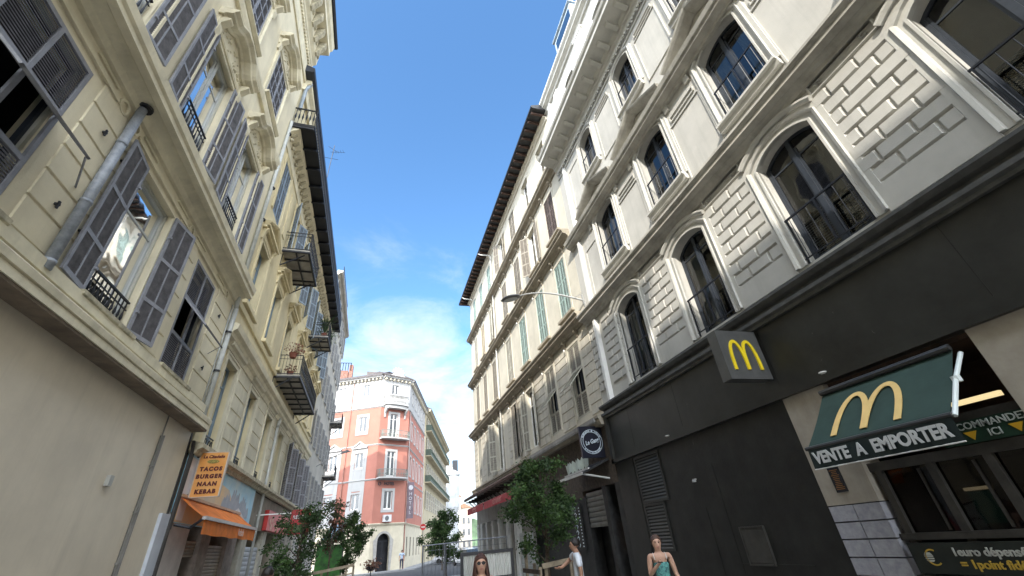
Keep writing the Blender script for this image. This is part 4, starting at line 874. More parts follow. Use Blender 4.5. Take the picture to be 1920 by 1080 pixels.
b = MB(F3); b.box(11.8, EL2, .80, .84, 17.12, 17.17); b.box(11.8, EL2, .81, .83, 16.32, 16.34); s = 11.8
while s < EL2: b.lathe([(.008, 16.3), (.012, 16.5), (.035, 16.66), (.01, 16.9), (.02, 17.0), (.008, 17.14)], (s, .82, 0), 5); s += .15
b.box(11.8, 11.84, 0, .84, 17.12, 17.17); n_ = .08
while n_ < .8: b.lathe([(.008, 16.3), (.012, 16.5), (.04, 16.66), (.01, 16.9), (.02, 17.0), (.008, 17.14)], (11.82, n_, 0), 5); n_ += .13
b.build("railing", IRON, l2, F3.p(0, 0, 0))
b = MB(F3); b.prism([(-9, 19.2), (.32, 19.15), (.40, 19.2), (.40, 19.42), (.34, 19.46), (-9, 23)], 's', 11.45, EL2+2.3); b.build("roof", mat("roof_slate", (.03, .035, .05), .5, .2, 4), l2, F3.p(0, 0, 0))
b = MB(F3); b.prism([(-.02, 18.5), (.1, 18.5), (.14, 18.8), (.28, 18.95), (.28, 19.14), (-.02, 19.14)], 's', 11.86, EL2); b.build("cornice", YCT, l2, F3.p(0, 0, 0))
b = MB(F3); b.tube([(12.0, .25, 19.1), (11.95, .12, 18.6), (11.98, .1, 17.3)], .07, 7); b.build("drainpipe", mat("pipe_blue", (.25, .29, .33), .5, .2), l2, F3.p(0, 0, 0))
b = MB(F3); b.tube([(20.0, .08, 6.9), (20.0, .08, 1)], .05, 7); b.tube([(20.1, .08, 7.1), (20.0, .08, 6.7)], .07, 7); b.build("drainpipe", mat("pipe_ivory", (.46, .47, .44)), l2, F3.p(0, 0, 0), smooth=True)
def hood2():
    b = MB(F3); w = .86
    b.sweep([(-w, 0), (0, .42), (w, 0)], [(0, -.01), (0, .08), (.04, .12), (.06, .2), (.11, .26), (.15, .26), (.15, -.01)])
    b.box(-w, w, -.01, .12, -.08, .04); b.box(-w, w, -.01, .2, .0, .07)
    b.prism([(-.42, .12), (.42, .12), (0, .30)], 'n', -.01, .03)
    b.box(-.62, .62, -.01, .03, -.42, -.12)
    for sg in (-1, 1): b.prism([(-.01, -.5), (.05, -.46), (.10, -.2), (.18, -.08), (-.01, -.08)], 's', sg*.70-.07, sg*.70+.07)
    return b.mesh("hood_mould", YL)
def sur_l2(h, m):
    b = MB(F3); w = WL2/2
    b.sweep([(-w, -.03), (-w, h), (w, h), (w, -.03)], [(0, -.05), (0, .03), (.10, .03), (.12, .05), (.17, .05), (.17, -.01)]); return b.mesh("surround", m)
def head_l2():
    b = MB(F3); b.prism([(-.01, 0), (.05, 0), (.07, .08), (.14, .12), (.16, .2), (-.01, .24)], 's', -.78, .78); b.box(-.7, .7, -.01, .03, -.12, 0); return b.mesh("head_mould", YLG)
for i, c in enumerate(CL2):
    for k, (z, h) in enumerate(((4.42, 2.36), (8.6, 2.3), (12.4, 2.45))):
        p = F3.p(c, 0, z)
        if k == 2:
            st_ = 'closed' if i in (0,) else 'open'
            win = sh_window(F3, l2, c, z, WL2, h, SHB2, .08, st_, 'l2c', frame=mat("frame_grey", (.30, .33, .36)), angs=(150, 150))
        else:
            open_sh = (k == 0 and i >= 4)
            win = inst(("l2w", h), "window", lambda: casement(F3, WL2, h, 0, mat("frame_blue", (.20, .27, .33), .5, .08), dep=-.25, bars=(h*.75,)), l2, p)
            inst(("l2p", h), "pane", lambda: pane_mesh(F3, WL2, h, 0, -.22), win, p)
            if open_sh:
                for d, off in ((1, -WL2/2), (-1, WL2/2)): inst(("l2sh", d), "shutter", lambda: shutter_mesh(F3, WL2/2, h, d, .09, SHL), win, F3.p(c+off, .05, z), R(150)*d*(1 if F3.es.cross(F3.en).z > 0 else -1))
            inst(("l2cur", h), "curtain", lambda: curtain_mesh(F3, WL2, h, 'half', -.34), win, p)
        inst(("l2s", h), "surround", lambda: sur_l2(h, YL if k else YLG), win, p)
        if k == 0:
            inst("l2h", "head_mould", head_l2, win, F3.p(c, 0, z+h+.2))
            inst("l2sill", "sill", lambda: (lambda b: (b.box(-.66, .66, -.3, .12, -.12, 0), b.mesh("sill", ORN))[1])(MB(F3)), win, p)
        if k == 1: inst("l2hood", "hood_mould", hood2, win, F3.p(c, 0, z+h+.48)); inst("l2sill1", "sill", lambda: (lambda b: (b.box(-.72, .72, -.3, .14, -.12, 0), b.mesh("sill", YL))[1])(MB(F3)), win, p)
        if k < 2 and not (k == 1 and 2 <= i <= 3):
            def rail_orn():
                b = MB(F3); w = WL2/2-.03; b.box(-w, w, -.10, -.08, .34, .37); b.box(-w, w, -.10, -.08, .03, .05)
                for j in range(6):
                    x = -w+2*w*(j+.5)/6
                    b.sweep([(x+.06*math.cos(2*math.pi*q/8), .19+.12*math.sin(2*math.pi*q/8)) for q in range(8)], [(-.008, -.098), (-.008, -.082), (.008, -.082), (.008, -.098)], closed=True)
                return b.mesh("railing", IRON)
            inst("l2r", "railing", rail_orn, win, p)
for i, c in enumerate([(a+d_)/2 for a, d_ in zip(CL2, CL2[1:])]):
    w_ = CL2[i+1]-CL2[i]-WL2-.42
    inst(("l2j", round(w_, 2)), "stone_courses", lambda: (lambda b: ([b.frustum(-w_/2, w_/2, q*.42+.012, (q+1)*.42-.012, -.01, .02, .01) for q in range(6)], b.mesh("stone_courses", YLG))[1])(MB(F3)), l2, F3.p(c, 0, 4.5))
    inst("l2pil", "pilaster", lambda: (lambda b: (b.box(-.18, .18, -.01, .03, 0, 2.1), b.mesh("pilaster", YL))[1])(MB(F3)), l2, F3.p(c, 0, 12.6))
b = MB(F3); b.box(11.87, EL2, -10, -1.21, 0, 4.2); b.build("ground_floor_body", YLG, l2, F3.p(0, 0, 0))
# ---- balconies (parts of the building)
def balcony(F, root, s0, s1, z, n, m_under, brackets, rail_h=.92):
    b = MB(F); b.box(s0, s1, -.02, n, z, z+.09); sl = b.build("balcony", mat("slab_pale", (.36, .34, .30), .8, .15, 3), root, F.p(0, 0, 0))
    b = MB(F); b.box(s0, s1, n-.05, n+.03, z-.04, z+.03); b.box(s0-.02, s0+.05, 0, n, z-.05, z+.02); b.box(s1-.05, s1+.02, 0, n, z-.05, z+.02); b.box((s0+s1)/2-99, (s0+s1)/2-98.9, 0, .1, 0, .1) if False else None
    s = s0+.55
    while s < s1-.2: b.box(s, s+.06, 0, n, z-.06, z-.001); s += .8
    b.box(s0, s1, n*.48, n*.48+.05, z-.05, z-.002)
    b.build("frame", IRON, sl, F.p(0, 0, 0))
    b = MB(F)
    for s in brackets: b.tube([(s, .0, z-.62), (s, n*.82, z-.05)], .028, 5); b.tube([(s, .0, z-.62), (s+.02, .01, z-.05)], .02, 4)
    b.build("bracket", IRON, sl, F.p(0, 0, 0))
    b = MB(F); h = rail_h
    for zz_ in (z+.12, z+h): b.box(s0, s1, n-.03, n-.005, zz_, zz_+.025); b.box(s0, s0+.025, 0, n, zz_, zz_+.025); b.box(s1-.025, s1, 0, n, zz_, zz_+.025)
    b.box(s0, s1, n-.025, n-.01, z+h-.16, z+h-.145); b.box(s0, s0+.02, 0, n, z+h-.16, z+h-.145)
    s = s0
    while s < s1: b.tube([(s, n-.018, z+.1), (s, n-.018, z+h)], .008, 4, cap=False); s += .105
    q = .1
    while q < n:
        for sx__ in (s0+.012, s1-.012): b.tube([(sx__, q, z+.1), (sx__, q, z+h)], .007, 4, cap=False)
        q += .12
    k = int((s1-s0)/.21)
    for i in range(k):
        c = s0+.105+i*.21; b.sweep([(c+.07*math.cos(2*math.pi*j/8), z+.45+.1*math.sin(2*math.pi*j/8)) for j in range(8)], [(-.007, n-.024), (-.007, n-.012), (.007, n-.012), (.007, n-.024)], closed=True)
    b.build("railing", IRON, sl, F.p(0, 0, 0)); return sl
balcony(F3, l2, 14.75, 17.3, 12.25, .98, None, (14.9, 17.1)); balcony(F3, l2, 17.9, 23.5, 8.22, .93, None, (17.75, 23.4)); balcony(F3, l2, 23.3, 25.25, 12.5, 1.02, None, (23.4, 25.2))
b = MB(F3)
for s_, z_ in ((12.9, 7.0),): pass
def pot(name, label, c, r, h, plant, seed, mcol, n=60, spread=.35, ph=.5, lm=None):
    t = thing(name, label, "potted plant", c)
    b = MB(); b.lathe([(r*.7, 0), (r, h), (r*.9, h), (r*.85, h-.03)], (0, 0, 0), 12); b.build("pot", mcol, t, c)
    rr = random.Random(seed); b = MB()
    for i in range(n):
        a = rr.uniform(0, 6.28); q = rr.random()**.6*spread; z = h+rr.random()*ph*(1-.4*q/spread); x, y = q*math.cos(a), q*math.sin(a)
        if plant == 'blade':
            e = Vector((x*1.6, y*1.6, h+ph*rr.uniform(.5, 1.))); m_ = Vector((x*.5, y*.5, h+ph*.55)); sd_ = Vector((-y, x, 0)).normalized()*.02
            b.add([tuple(Vector((0, 0, h))-sd_*.5), tuple(Vector((0, 0, h))+sd_*.5), tuple(m_+sd_), tuple(e), tuple(m_-sd_)], [(0, 1, 2, 4), (4, 2, 3)])
        else:
            u = Vector((rr.gauss(0, 1), rr.gauss(0, 1), rr.gauss(0, 1))).normalized()*rr.uniform(.03, .06); v = u.cross(Vector((rr.gauss(0, 1), rr.gauss(0, 1), rr.gauss(0, 1)))).normalized()*.03
            p = Vector((x, y, z)); b.add([tuple(p-u), tuple(p+v), tuple(p+u), tuple(p-v)], [(0, 1, 2, 3)])
    b.build("foliage", lm or LEAFD, t, c, recalc=False); return t
LEAFD = mat("leaf_dark", (.045, .085, .025), .6, .3, 9, col2=(.018, .04, .012), trans=.25); LEAFM = mat("leaf_mid", (.095, .17, .045), .6, .3, 8, col2=(.03, .065, .018), trans=.3)
LEAFR = mat("leaf_reddish", (.13, .055, .03), .6, .3, 7, col2=(.05, .03, .015), trans=.3); PINKL = mat("leaf_flower", (.35, .13, .11), .6, .3, 20, col2=(.09, .09, .03), trans=.2)
TER = mat("terracotta", (.20, .07, .045), .8, .2, 6); WP = mat("white_flowers", (.5, .5, .42), .7, .2, 20, col2=(.08, .12, .04))
pot("window_box", "terracotta box of reddish flowers hung on the near end of the lower iron balcony", F3.p(17.8, .55, 9.0), .17, .2, 'leaf', 1, TER, 150, .42, .5, PINKL)
pot("potted_plant", "small pink-flowered pot standing on the floor of the lower iron balcony", F3.p(18.15, .5, 8.32), .14, .2, 'leaf', 2, TER, 70, .25, .35, PINKL)
pot("potted_plant", "spiky dark plant on the far upper balcony just under the black eave", F3.p(23.6, .75, 12.62), .16, .25, 'blade', 3, TER, 70, .6, 1.2, LEAFD)
pot("potted_plant", "white-flowering bush at the outer corner of the far upper balcony", F3.p(24.9, .85, 12.62), .16, .25, 'leaf', 4, TER, 220, .5, 1.0, WP)
pot("potted_plant", "dark leafy bush between the other two plants on the far upper balcony", F3.p(24.3, .75, 12.62), .16, .25, 'leaf', 5, TER, 200, .5, 1.1, LEAFD)
# ================================================================ LEFT, FAR: tall grey-beige building seen edge on
GB = mat("stucco_greybeige", (.46, .43, .37), .9, .12, .8, .3, 40, streak=.3)
SHGR = mat("shutter_grey", (.30, .30, .29), .7, .12, 6)
l3 = thing("apartment_building", "grey-beige building seen nearly edge-on, striped with open grey shutters, in front of the pink hotel", "building", F3.p(30.25, 0, 0))
EL3 = 42.6; CL3 = [31.5, 33.6, 35.7, 37.8, 39.9, 41.6]
ops = [(c, .95, z, z+2.2, 0) for c in CL3 for z in (4.6, 8.3, 12.0, 15.6, 18.9)]
wall_mb(F3, 30.22, EL3, 0, 21.6, ops, th=.3).build("wall", [GB, DARKROOM], l3, F3.p(0, 0, 0), weld=True)
for z, p_ in ((4.0, .2), (21.3, .42)): band(F3, 30.25, EL3+.2, corn(p_, .4, z), "cornice", GB, l3)
for c in CL3:
    for z in (4.6, 8.3, 12.0, 15.6, 18.9):
        p = F3.p(c, 0, z); win = inst("l3w", "window", lambda: casement(F3, .95, 2.2, 0, WHITEP, dep=-.2), l3, p); inst("l3p", "pane", lambda: pane_mesh(F3, .95, 2.2, 0, -.17), win, p)
        for d, off in ((1, -.475), (-1, .475)): inst(("l3s", d), "shutter", lambda: shutter_mesh(F3, .475, 2.2, d, .12, SHGR), win, F3.p(c+off, .05, z), R(168)*d*(1 if F3.es.cross(F3.en).z > 0 else -1))
b = MB(F3); b.box(38, EL3, -.5, .1, 21.75, 22.6); b.build("parapet", mat("parapet_brick", (.22, .16, .12), .9, .3, 6), l3, F3.p(0, 0, 0))
rail = MB(F3); rail.box(31, 38, .3, .34, 22.6, 22.64); s = 31
while s < 38: rail.tube([(s, .32, 21.7), (s, .32, 22.6)], .012, 4); s += .3
rail.build("railing", IRON, l3, F3.p(0, 0, 0))
balcony(F3, l3, 40.5, 42.4, 12.05, .95, None, (40.6, 42.3)); balcony(F3, l3, 40.5, 42.4, 7.6, .95, None, (40.6, 42.3))
# ================================================================ shops under the yellow building
b = MB(F3); b.box(11.87, EL2, -1.2, -.55, 0, 4.2); b.box(24.5, EL2, -.55, -.05, 0, 4.15); b.box(11.87, 24.5, -.55, -.06, 2.95, 4.15)
b.build("shop_recess", mat("shop_wall", (.28, .25, .20), .85, .15, 2, streak=.3), l2, F3.p(0, 0, 0))
for s0_, s1_, m_ in ((11.95, 13.3, mat("pier_pink", (.47, .42, .38), .6, .12, 2)), (14.35, 15.1, mat("pier_stone", (.26, .22, .19), .8, .2, 4)), (16.85, 17.9, MATS["pier_stone"]), (18.6, 19.3, mat("pier_cream", (.42, .40, .33), .8, .15, 3)), (21.9, 22.6, MATS["pier_cream"])):
    b = MB(F3); b.box(s0_, s1_, -.55, .0, 0, 2.95); b.build("pier", m_, l2, F3.p(0, 0, 0))
b = MB(F3); b.box(11.38, 11.84, -.05, .03, 0, 2.88); wbd = b.build("white_board", mat("board_white", (.52, .55, .60), .5, .06, 2), None, F3.p(0, 0, 0)); tag(wbd, "tall pale blue-white board standing at the end of the beige ground-floor wall", "board")
roller(F3, 15.1, 16.85, 0, 2.45, .085, "roller_shutter", mat("roller_beige", (.32, .27, .20), .55, .12, 4), l2, -.12)
roller(F3, 19.3, 21.9, 0, 2.45, .15, "roller_shutter", mat("roller_bluegrey", (.42, .44, .47), .5, .1, 4), l2, -.12)
roller(F3, 13.3, 14.35, 2.1, 2.5, .07, "roller_shutter", MATS["roller_beige"], l2, -.12)
b = MB(F3); b.box(8.9, 9.02, -.04, .03, 3.1, 3.26); b.build("junction_box", mat("jbox", (.42, .41, .37), .5), l1, F3.p(0, 0, 0))
# mural panel above the awning (plain generic skyline)
mu = thing("mural_panel", "painted fascia panel of pale towers under a blue sky above the orange awning", "mural", F3.p(15.4, .02, 3.6))
SKYB = mat("mural_sky", (.30, .58, .75), .6, .1, 1.2, col2=(.60, .72, .76)); SAND = mat("mural_sand", (.80, .55, .26), .6, .1, 1.5, col2=(.52, .46, .38)); TOW = mat("mural_tower", (.27, .31, .37), .6, .2, 3, col2=(.40, .42, .46)); PALE = mat("mural_pale", (.70, .66, .64), .6, .08, 2)
b = MB(F3); b.box(11.95, 18.9, -.04, .03, 2.75, 4.18); b.build("panel", SKYB, mu, F3.p(0, 0, 0))
b = MB(F3); b.prism([(11.95, 2.76), (18.9, 2.76), (18.9, 3.02), (17.4, 3.12), (16.4, 3.4), (15.6, 3.78), (14.6, 3.86), (11.95, 3.9)], 'n', .03, .036); b.build("sand", SAND, mu, F3.p(0, 0, 0))
rr = random.Random(5); b = MB(F3)
for i in range(15):
    s = 15.3+i*.21; h = rr.uniform(.15, .62)*(1-abs(i-7)/11); w = rr.uniform(.10, .2)
    b.prism([(s-w, 3.2), (s+w, 3.2), (s+w, 3.3+h*.7), (s+.02, 3.42+h), (s-.02, 3.42+h), (s-w, 3.3+h*.7)], 'n', .036, .038+i*.0005)
b.build("skyline", TOW, mu, F3.p(0, 0, 0))
b = MB(F3); b.prism([(15.9, 2.8), (18.4, 2.8), (17.9, 3.2), (17.0, 3.42), (16.3, 3.2)], 'n', .047, .05); b.build("pale_hill", PALE, mu, F3.p(0, 0, 0)); b = MB(F3); b.prism([(12.1, 2.8), (12.5, 2.8), (12.6, 4.1), (12.0, 4.1)], 'n', .037, .04); b.build("pale_tower", PALE, mu, F3.p(0, 0, 0))
letters("restaurant", .2, TOW, F3.es, (0, 0, 1), F3.p(15.0, .055, 3.2), mu, depth=.003)
# hanging orange menu board
OR = mat("board_orange", (.62, .25, .05), .5, .12, 2, col2=(.66, .36, .12)); BRN = mat("letter_brown", (.10, .015, .01), .5)
hb = thing("hanging_sign", "orange projecting board listing TACOS BURGER NAAN KEBAB over the kebab shop", "sign", (-4.09, 12.3, 3.75))
b = MB(); b.box(-4.385, -3.79, 12.3, 12.38, 3.26, 4.24); b.build("board", OR, hb, (0, 0, 0))
b = MB(); 
for a in ((-4.40, -4.375, 3.25, 4.25), (-3.80, -3.775, 3.25, 4.25)): b.box(a[0], a[1], 12.295, 12.39, a[2], a[3])
b.box(-4.4, -3.775, 12.295, 12.39, 4.235, 4.255); b.box(-4.4, -3.775, 12.295, 12.39, 3.245, 3.262); b.build("edge_frame", mat("frame_cream", (.5, .42, .34), .5), hb, (0, 0, 0))
b = MB(); b.box(-4.52, -4.38, 12.33, 12.36, 4.14, 4.17); b.box(-4.52, -4.5, 12.32, 12.37, 4.08, 4.22); b.box(-4.52, -4.38, 12.33, 12.36, 3.30, 3.33); b.build("bracket", IRON, hb, (0, 0, 0))
letters("La Citadelle", .095, BRN, (1, 0, 0), (0, 0, 1), (-4.085, 12.293, 4.14), hb, fat=.004, depth=.003, shear=.15)
for i, wd in enumerate(("TACOS", "BURGER", "NAAN", "KEBAB")): letters(wd, .12, BRN, (1, 0, 0), (0, 0, 1), (-4.085, 12.293, 3.86-i*.165), hb, fat=.009, depth=.003, space=1.3)
b = MB(Fr((0, 0, 0), (1, 0, 0), (0, -1, 0))); b.prism([(-4.08+.13*math.cos(a), 4.03+.045*math.sin(a)) for a in [2*math.pi*i/16 for i in range(16)]], 'n', -12.3, -12.293); b.build("emblem", mat("emblem_olive", (.28, .22, .05), .5, .3, 30), hb, (0, 0, 0))
# orange awning
oa = thing("awning", "orange awning with faint white lettering over the closed kebab shop", "awning", (-4.3, 12.2, 2.9))
OAF = mat("awning_orange", (.80, .22, .03), .75, .12, 3, trans=.15); ya, yb, xf, zf = 10.25, 14.5, -3.3, 2.63
ya_, yb_ = 12.1, 18.3
b = MB(F3); b.prism([(.02, 3.05), (1.08, 2.68), (1.08, 2.64), (.02, 3.0)], 's', 12.2, 14.55) if False else b.add([(12.0, .0, 3.12), (18.4, .0, 3.22), (14.55, 1.15, 2.66), (10.35, 1.15, 2.66)], [(0, 1, 2, 3)])
b.build("canopy", OAF, oa, F3.p(0, 0, 0), recalc=False) if False else None
def oaw(s0, s1):
    b = MB(F3); P = []
    for i in range(9):
        t = i/8
        for s in (s0, s1): P.append((s, .02+.60*t, 3.26-.46*t-.02*math.sin(t*3.14)))
    b.add(P, [(2*i, 2*i+1, 2*i+3, 2*i+2) for i in range(8)]); b.build("canopy", OAF, oa, F3.p(0, 0, 0), smooth=True)
    b = MB(F3); P = []; n = 40
    for i in range(n+1): s = s0+(s1-s0)*i/n; P += [(s, .62, 2.77), (s, .625+.015*math.sin(i*.9), 2.47+.010*math.sin(i*.6))]
    b.add(P, [(2*i, 2*i+2, 2*i+3, 2*i+1) for i in range(n)]); b.build("valance", OAF, oa, F3.p(0, 0, 0), smooth=True)
    b = MB(F3); b.box(s0-.03, s1+.03, 0.58, .66, 2.76, 2.83); b.build("front_bar", mat("bar_pale", (.45, .42, .40), .4), oa, F3.p(0, 0, 0))
    b = MB(F3); b.tube([(s0+.05, .05, 2.7), (s0+.1, .35, 2.62), (s0+.05, .58, 2.78)], .03, 6); b.tube([(s1-.05, .05, 2.7), (s1-.1, .35, 2.62), (s1-.05, .58, 2.78)], .03, 6); 
    b.build("arm", IRON, oa, F3.p(0, 0, 0))
    letters("kebab", .26, mat("letter_faded", (.72, .50, .40), .6), F3.es, (0, 0, 1), F3.p(s1-1.9, .655, 2.62), oa, depth=.002)
oaw(12.05, 17.3)
bxm = MB(F3); bxm.box(12.0, 17.35, -.02, .08, 3.25, 3.31); bxm.build("housing", mat("awn_box", (.55, .35, .22), .6, .1, 6), oa, F3.p(0, 0, 0))
# red signs
rsg = thing("fascia_sign", "long red shop fascia sign with pale figures behind the left-hand tree", "sign", F3.p(24, .1, 3.3))
b = MB(F3); b.box(21.6, 26.8, -.04, .12, 2.98, 3.72); b.build("panel", mat("sign_red", (.48, .035, .03), .45, .12, 2), rsg, F3.p(0, 0, 0))
rr = random.Random(9); b = MB(F3)
for i in range(7): s = 22+rr.random()*2.4; z = rr.uniform(3.1, 3.45); b.prism([(s+rr.uniform(.12, .3)*math.cos(a), z+rr.uniform(.06, .16)*math.sin(a)) for a in [i_*.9 for i_ in range(7)]], 'n', .12, .124+i*.001)
b.build("figures", mat("sign_salmon", (.58, .28, .2), .6, .2, 9), rsg, F3.p(0, 0, 0))
rp2 = thing("projecting_sign", "red projecting sign with a row of white letters behind the left-hand tree", "sign", (-3.1, 20, 3.1))
b = MB(); b.box(-3.46, -2.72, 20, 20.12, 2.66, 3.52); b.build("panel", mat("sign_red2", (.33, .03, .03), .45, .15, 2), rp2, (0, 0, 0)); b = MB(); b.box(-2.73, -2.69, 19.98, 20.14, 2.2, 3.56); b.box(-4.7, -3.46, 20.04, 20.08, 3.4, 3.44); b.build("frame", WHITEP, rp2, (0, 0, 0))
letters("RESTAU", .17, LETW, (1, 0, 0), (0, 0, 1), (-3.08, 19.99, 3.25), rp2, depth=.003, fat=.003)
b = MB(); b.box(-3.3, -2.95, 19.985, 20, 2.72, 2.98); b.build("picture", mat("pic_green", (.06, .10, .04), .6, .3, 9), rp2, (0, 0, 0))
# ================================================================ ground
AS = mat("asphalt", (.055, .055, .056), .9, .2, 2.5, .3, 60); PV = mat("paving", (.32, .30, .265), .85, .15, 1.2, .2, 30, streak=0)
def ground(name, P, z, m, th=None):
    b = MB(); 
    if th: b.prism(P, 'z', z-th, z)
    else: b.add([(p[0], p[1], z) for p in P], [tuple(range(len(P)))])
    return tag(b.build(name, m, None, (0, 0, 0), recalc=bool(th)), None, None, kind='structure')
ground("ground", [(-1500, -300), (1500, -300), (1500, 2500), (-1500, 2500)], 0, AS)
ground("street_paving", [(-4.9, -40), (7.2, -40), (7.2, 36), (-5.4, 36)], .004, PV)
ground("crosswalk", [(-3.5, 46.5), (4.5, 46.5), (4.5, 49), (-3.5, 49)], .004, mat("road_paint", (.6, .6, .58), .8, .2, 4)) if False else None
ground("pavement", [(-12, 55.9), (-1.3, 52.3), (3.6, 54), (8.2, 75), (15.5, 108), (2, 110), (-12, 75)], .13, mat("pavement_grey", (.25, .25, .25), .85, .12, 2), .13)
ground("pavement", [(9.0, 36), (30, 36), (42, 110), (22, 110)], .13, MATS["pavement_grey"], .13)
b = MB(); xs = [i*26-260 for i in range(28)]
P = [];
for i, x in enumerate(xs): P += [(x, 520, 0), (x, 520+30*math.sin(i), 26+12*math.sin(i*.7)+6*math.sin(i*1.9)), (x, 700, 10)]
b.add(P, [(3*i, 3*i+3, 3*i+4, 3*i+1) for i in range(27)]+[(3*i+1, 3*i+4, 3*i+5, 3*i+2) for i in range(27)])
tag(b.build("hill", mat("hill_green", (.07, .11, .06), .9, .3, .06), None, (0, 0, 0)), None, None, kind='structure')
# ================================================================ PINK HOTEL
PK = mat("stucco_pink", (.38, .155, .115), .88, .06, .7, .2, 30, streak=.06); HW = mat("hotel_white", (.40, .39, .375), .85, .04, 1., .15, 30, streak=.06); HC = mat("hotel_cream", (.55, .49, .37), .85, .08, 1., .2, 30, streak=.12)
A_ = Vector((-1.14, 54.2, 0)); B_ = Vector((2.38, 56, 0)); L_p = Vector((-8.6, 57.75, 0))
FF = Fr(L_p, A_-L_p, Vector((A_-L_p)).cross(Vector((0, 0, 1)))); lf = (A_-L_p).length
FC = Fr(A_, B_-A_, Vector((B_-A_)).cross(Vector((0, 0, 1)))); lc = (B_-A_).length
FS = fac(B_, 12.35, 1); ls = 16.3
ph = thing("hotel", "pink and white corner hotel with wrought-iron balconies and an arched doorway closing the street", "building", A_)
off = lf-7.03
fw = [1.42+off, 4.75+off]; fz = [(6.1, 1.6), (10.4, 1.75), (14.55, 1.9), (18.95, 1.6)]
def part_wall(F, s0, s1, z0, z1, ops, m, nm="wall", back=6): return wall_mb(F, s0, s1, z0, z1, ops, th=.25, back=back).build(nm, [m, DARKROOM], ph, F.p(0, 0, 0), weld=True)
part_wall(FF, 0, lf, 4.5, 17.5, [(c, 1.05, z, z+h, 0) for c in fw for z, h in fz[:3]], PK); part_wall(FF, 0, lf, 17.5, 21.2, [(c, 1.0, *((fz[3][0], fz[3][0]+fz[3][1])), 0) for c in fw], HW); part_wall(FF, 0, lf, 0, 4.5, [], HC)
cops = [(1.75, 1.05, 5.95, 7.85, 0), (1.8, 1.05, 9.4, 12.2, 0), (1.85, 1.05, 13.8, 16.7, 0)]
part_wall(FC, 0, lc, 4.5, 17.5, cops, PK, back=3); part_wall(FC, 0, lc, 17.5, 21.2, [(1.75, .95, 18.6, 20.5, 0)], HW, back=3); part_wall(FC, 0, lc, 0, 4.5, [(1.55, 1.5, .13, 2.9, .72)], HC, back=3)
ss = [2.6, 5.2, 7.8, 10.4, 13.0]
sops = lambda zs, w: [(c, w, z, z+h, 0) for c in ss for z, h in zs]
part_wall(FS, 0, ls, 4.5, 17.5, sops([(6.0, 2.), (9.9, 2.2), (14.2, 2.2)], .95), PK); part_wall(FS, 0, ls, 17.5, 21.2, sops([(18.9, 1.6)], .95), HW); part_wall(FS, 0, ls, 0, 4.5, [(c, .7, 1.2, 3.2, 0) for c in ss], HC)
def hband(z, p, h, m, nm="string_course", ex=.0):
    for F, l_ in ((FF, lf), (FC, lc), (FS, ls)): band(F, -.0, l_, corn(p, h, z), nm, m, ph)
hband(4.35, .18, .22, HC); hband(9.0, .10, .14, HW); hband(12.85, .10, .14, HW); hband(17.4, .14, .18, HW); hband(21.1, .55, .35, HW, "cornice")
for F, l_ in ((FF, lf), (FC, lc), (FS, ls)):
    n = int(l_/.5)
    for i in range(n): inst(("hm", F.es.x), "modillion", lambda: (lambda b: (b.box(-.08, .08, 0, .4, 0, .22), b.mesh("modillion", HC))[1])(MB(F)), ph, F.p(.25+i*l_/n, 0, 20.98))
    b = MB(F); b.prism([(.62, 21.45), (.62, 21.56), (-1.5, 22.6), (-6, 23.2), (-6, 21.45)], 's', -.02, l_+.02); b.build("roof", mat("roof_dark", (.10, .085, .08), .7, .2, 3), ph, F.p(0, 0, 0))
def hwin(F, c, z, w, h, key, fr=HW, fwid=.22, ped=False, balc=None, drape=False, dep=-.16):
    p = F.p(c, 0, z); win = inst((key, "w"), "window", lambda: casement(F, w, h, 0, WHITEP, dep=dep, bars=(h*.78,) if h > 2.3 else ()), ph, p); inst((key, "p"), "pane", lambda: pane_mesh(F, w, h, 0, dep+.03), win, p)
    if fwid: inst((key, "f"), "surround", lambda: (lambda b: (b.sweep([(-w/2, 0), (-w/2, h), (w/2, h), (w/2, 0)], [(0, -.02), (0, .05), (fwid, .05), (fwid, -.01)], closed=True), b.mesh("surround", fr))[1])(MB(F)), win, p)
    if ped: inst((key, "pd"), "pediment", lambda: (lambda b: (b.sweep([(-.95, 0), (0, .62), (.95, 0)], [(0, -.01), (0, .2), (.14, .2), (.14, -.01)]), b.prism([(-.95, 0), (.95, 0), (0, .62)], 'n', -.01, .07), b.box(-.95, .95, .07, .2, -.05, .05), b.mesh("pediment", HW))[3])(MB(F)), win, F.p(c, 0, z+h+.55))
    if drape: inst((key, "c"), "curtain", lambda: curtain_mesh(F, w, h, 'half', dep-.05), win, p)
    return win
for c in fw:
    for k, (z, h) in enumerate(fz): hwin(FF, c, z, 1.05 if k < 3 else 1.0, h, 'hf%d' % k, fwid=.3 if k == 2 else .2, ped=(k == 1))
    b = MB(FF); b.box(c-1.0, c-.52, -.01, .03, 4.6, 12.9); b.box(c+.52, c+1.0, -.01, .03, 4.6, 12.9); b.box(c-.5, c+.5, -.01, .031, 8.0, 10.35); b.box(c-.5, c+.5, -.01, .031, 12.2, 12.9); b.box(c-.5, c+.5, -.01, .031, 4.6, 6.05); b.build("white_panel", HW, ph, FF.p(0, 0, 0))
for k, (c, w, z0, z1, _) in enumerate(cops): hwin(FC, c, z0, w, z1-z0, 'hc%d' % k, fwid=.28)
hwin(FC, 1.75, 18.6, .95, 1.9, 'hc4', fwid=.15)
for F_, zs in ((FS, [(6.0, 2.), (9.9, 2.2), (14.2, 2.2), (18.9, 1.6)]),):
    for z, h in zs:
        for c in ss: hwin(F_, c, z, .95, h, 'hs%.1f' % h, fwid=.2)
for c in ss:
    p = FS.p(c, 0, 1.2); w_ = inst("hg", "window", lambda: casement(FS, .7, 2.0, 0, IRON, dep=-.1), ph, p)
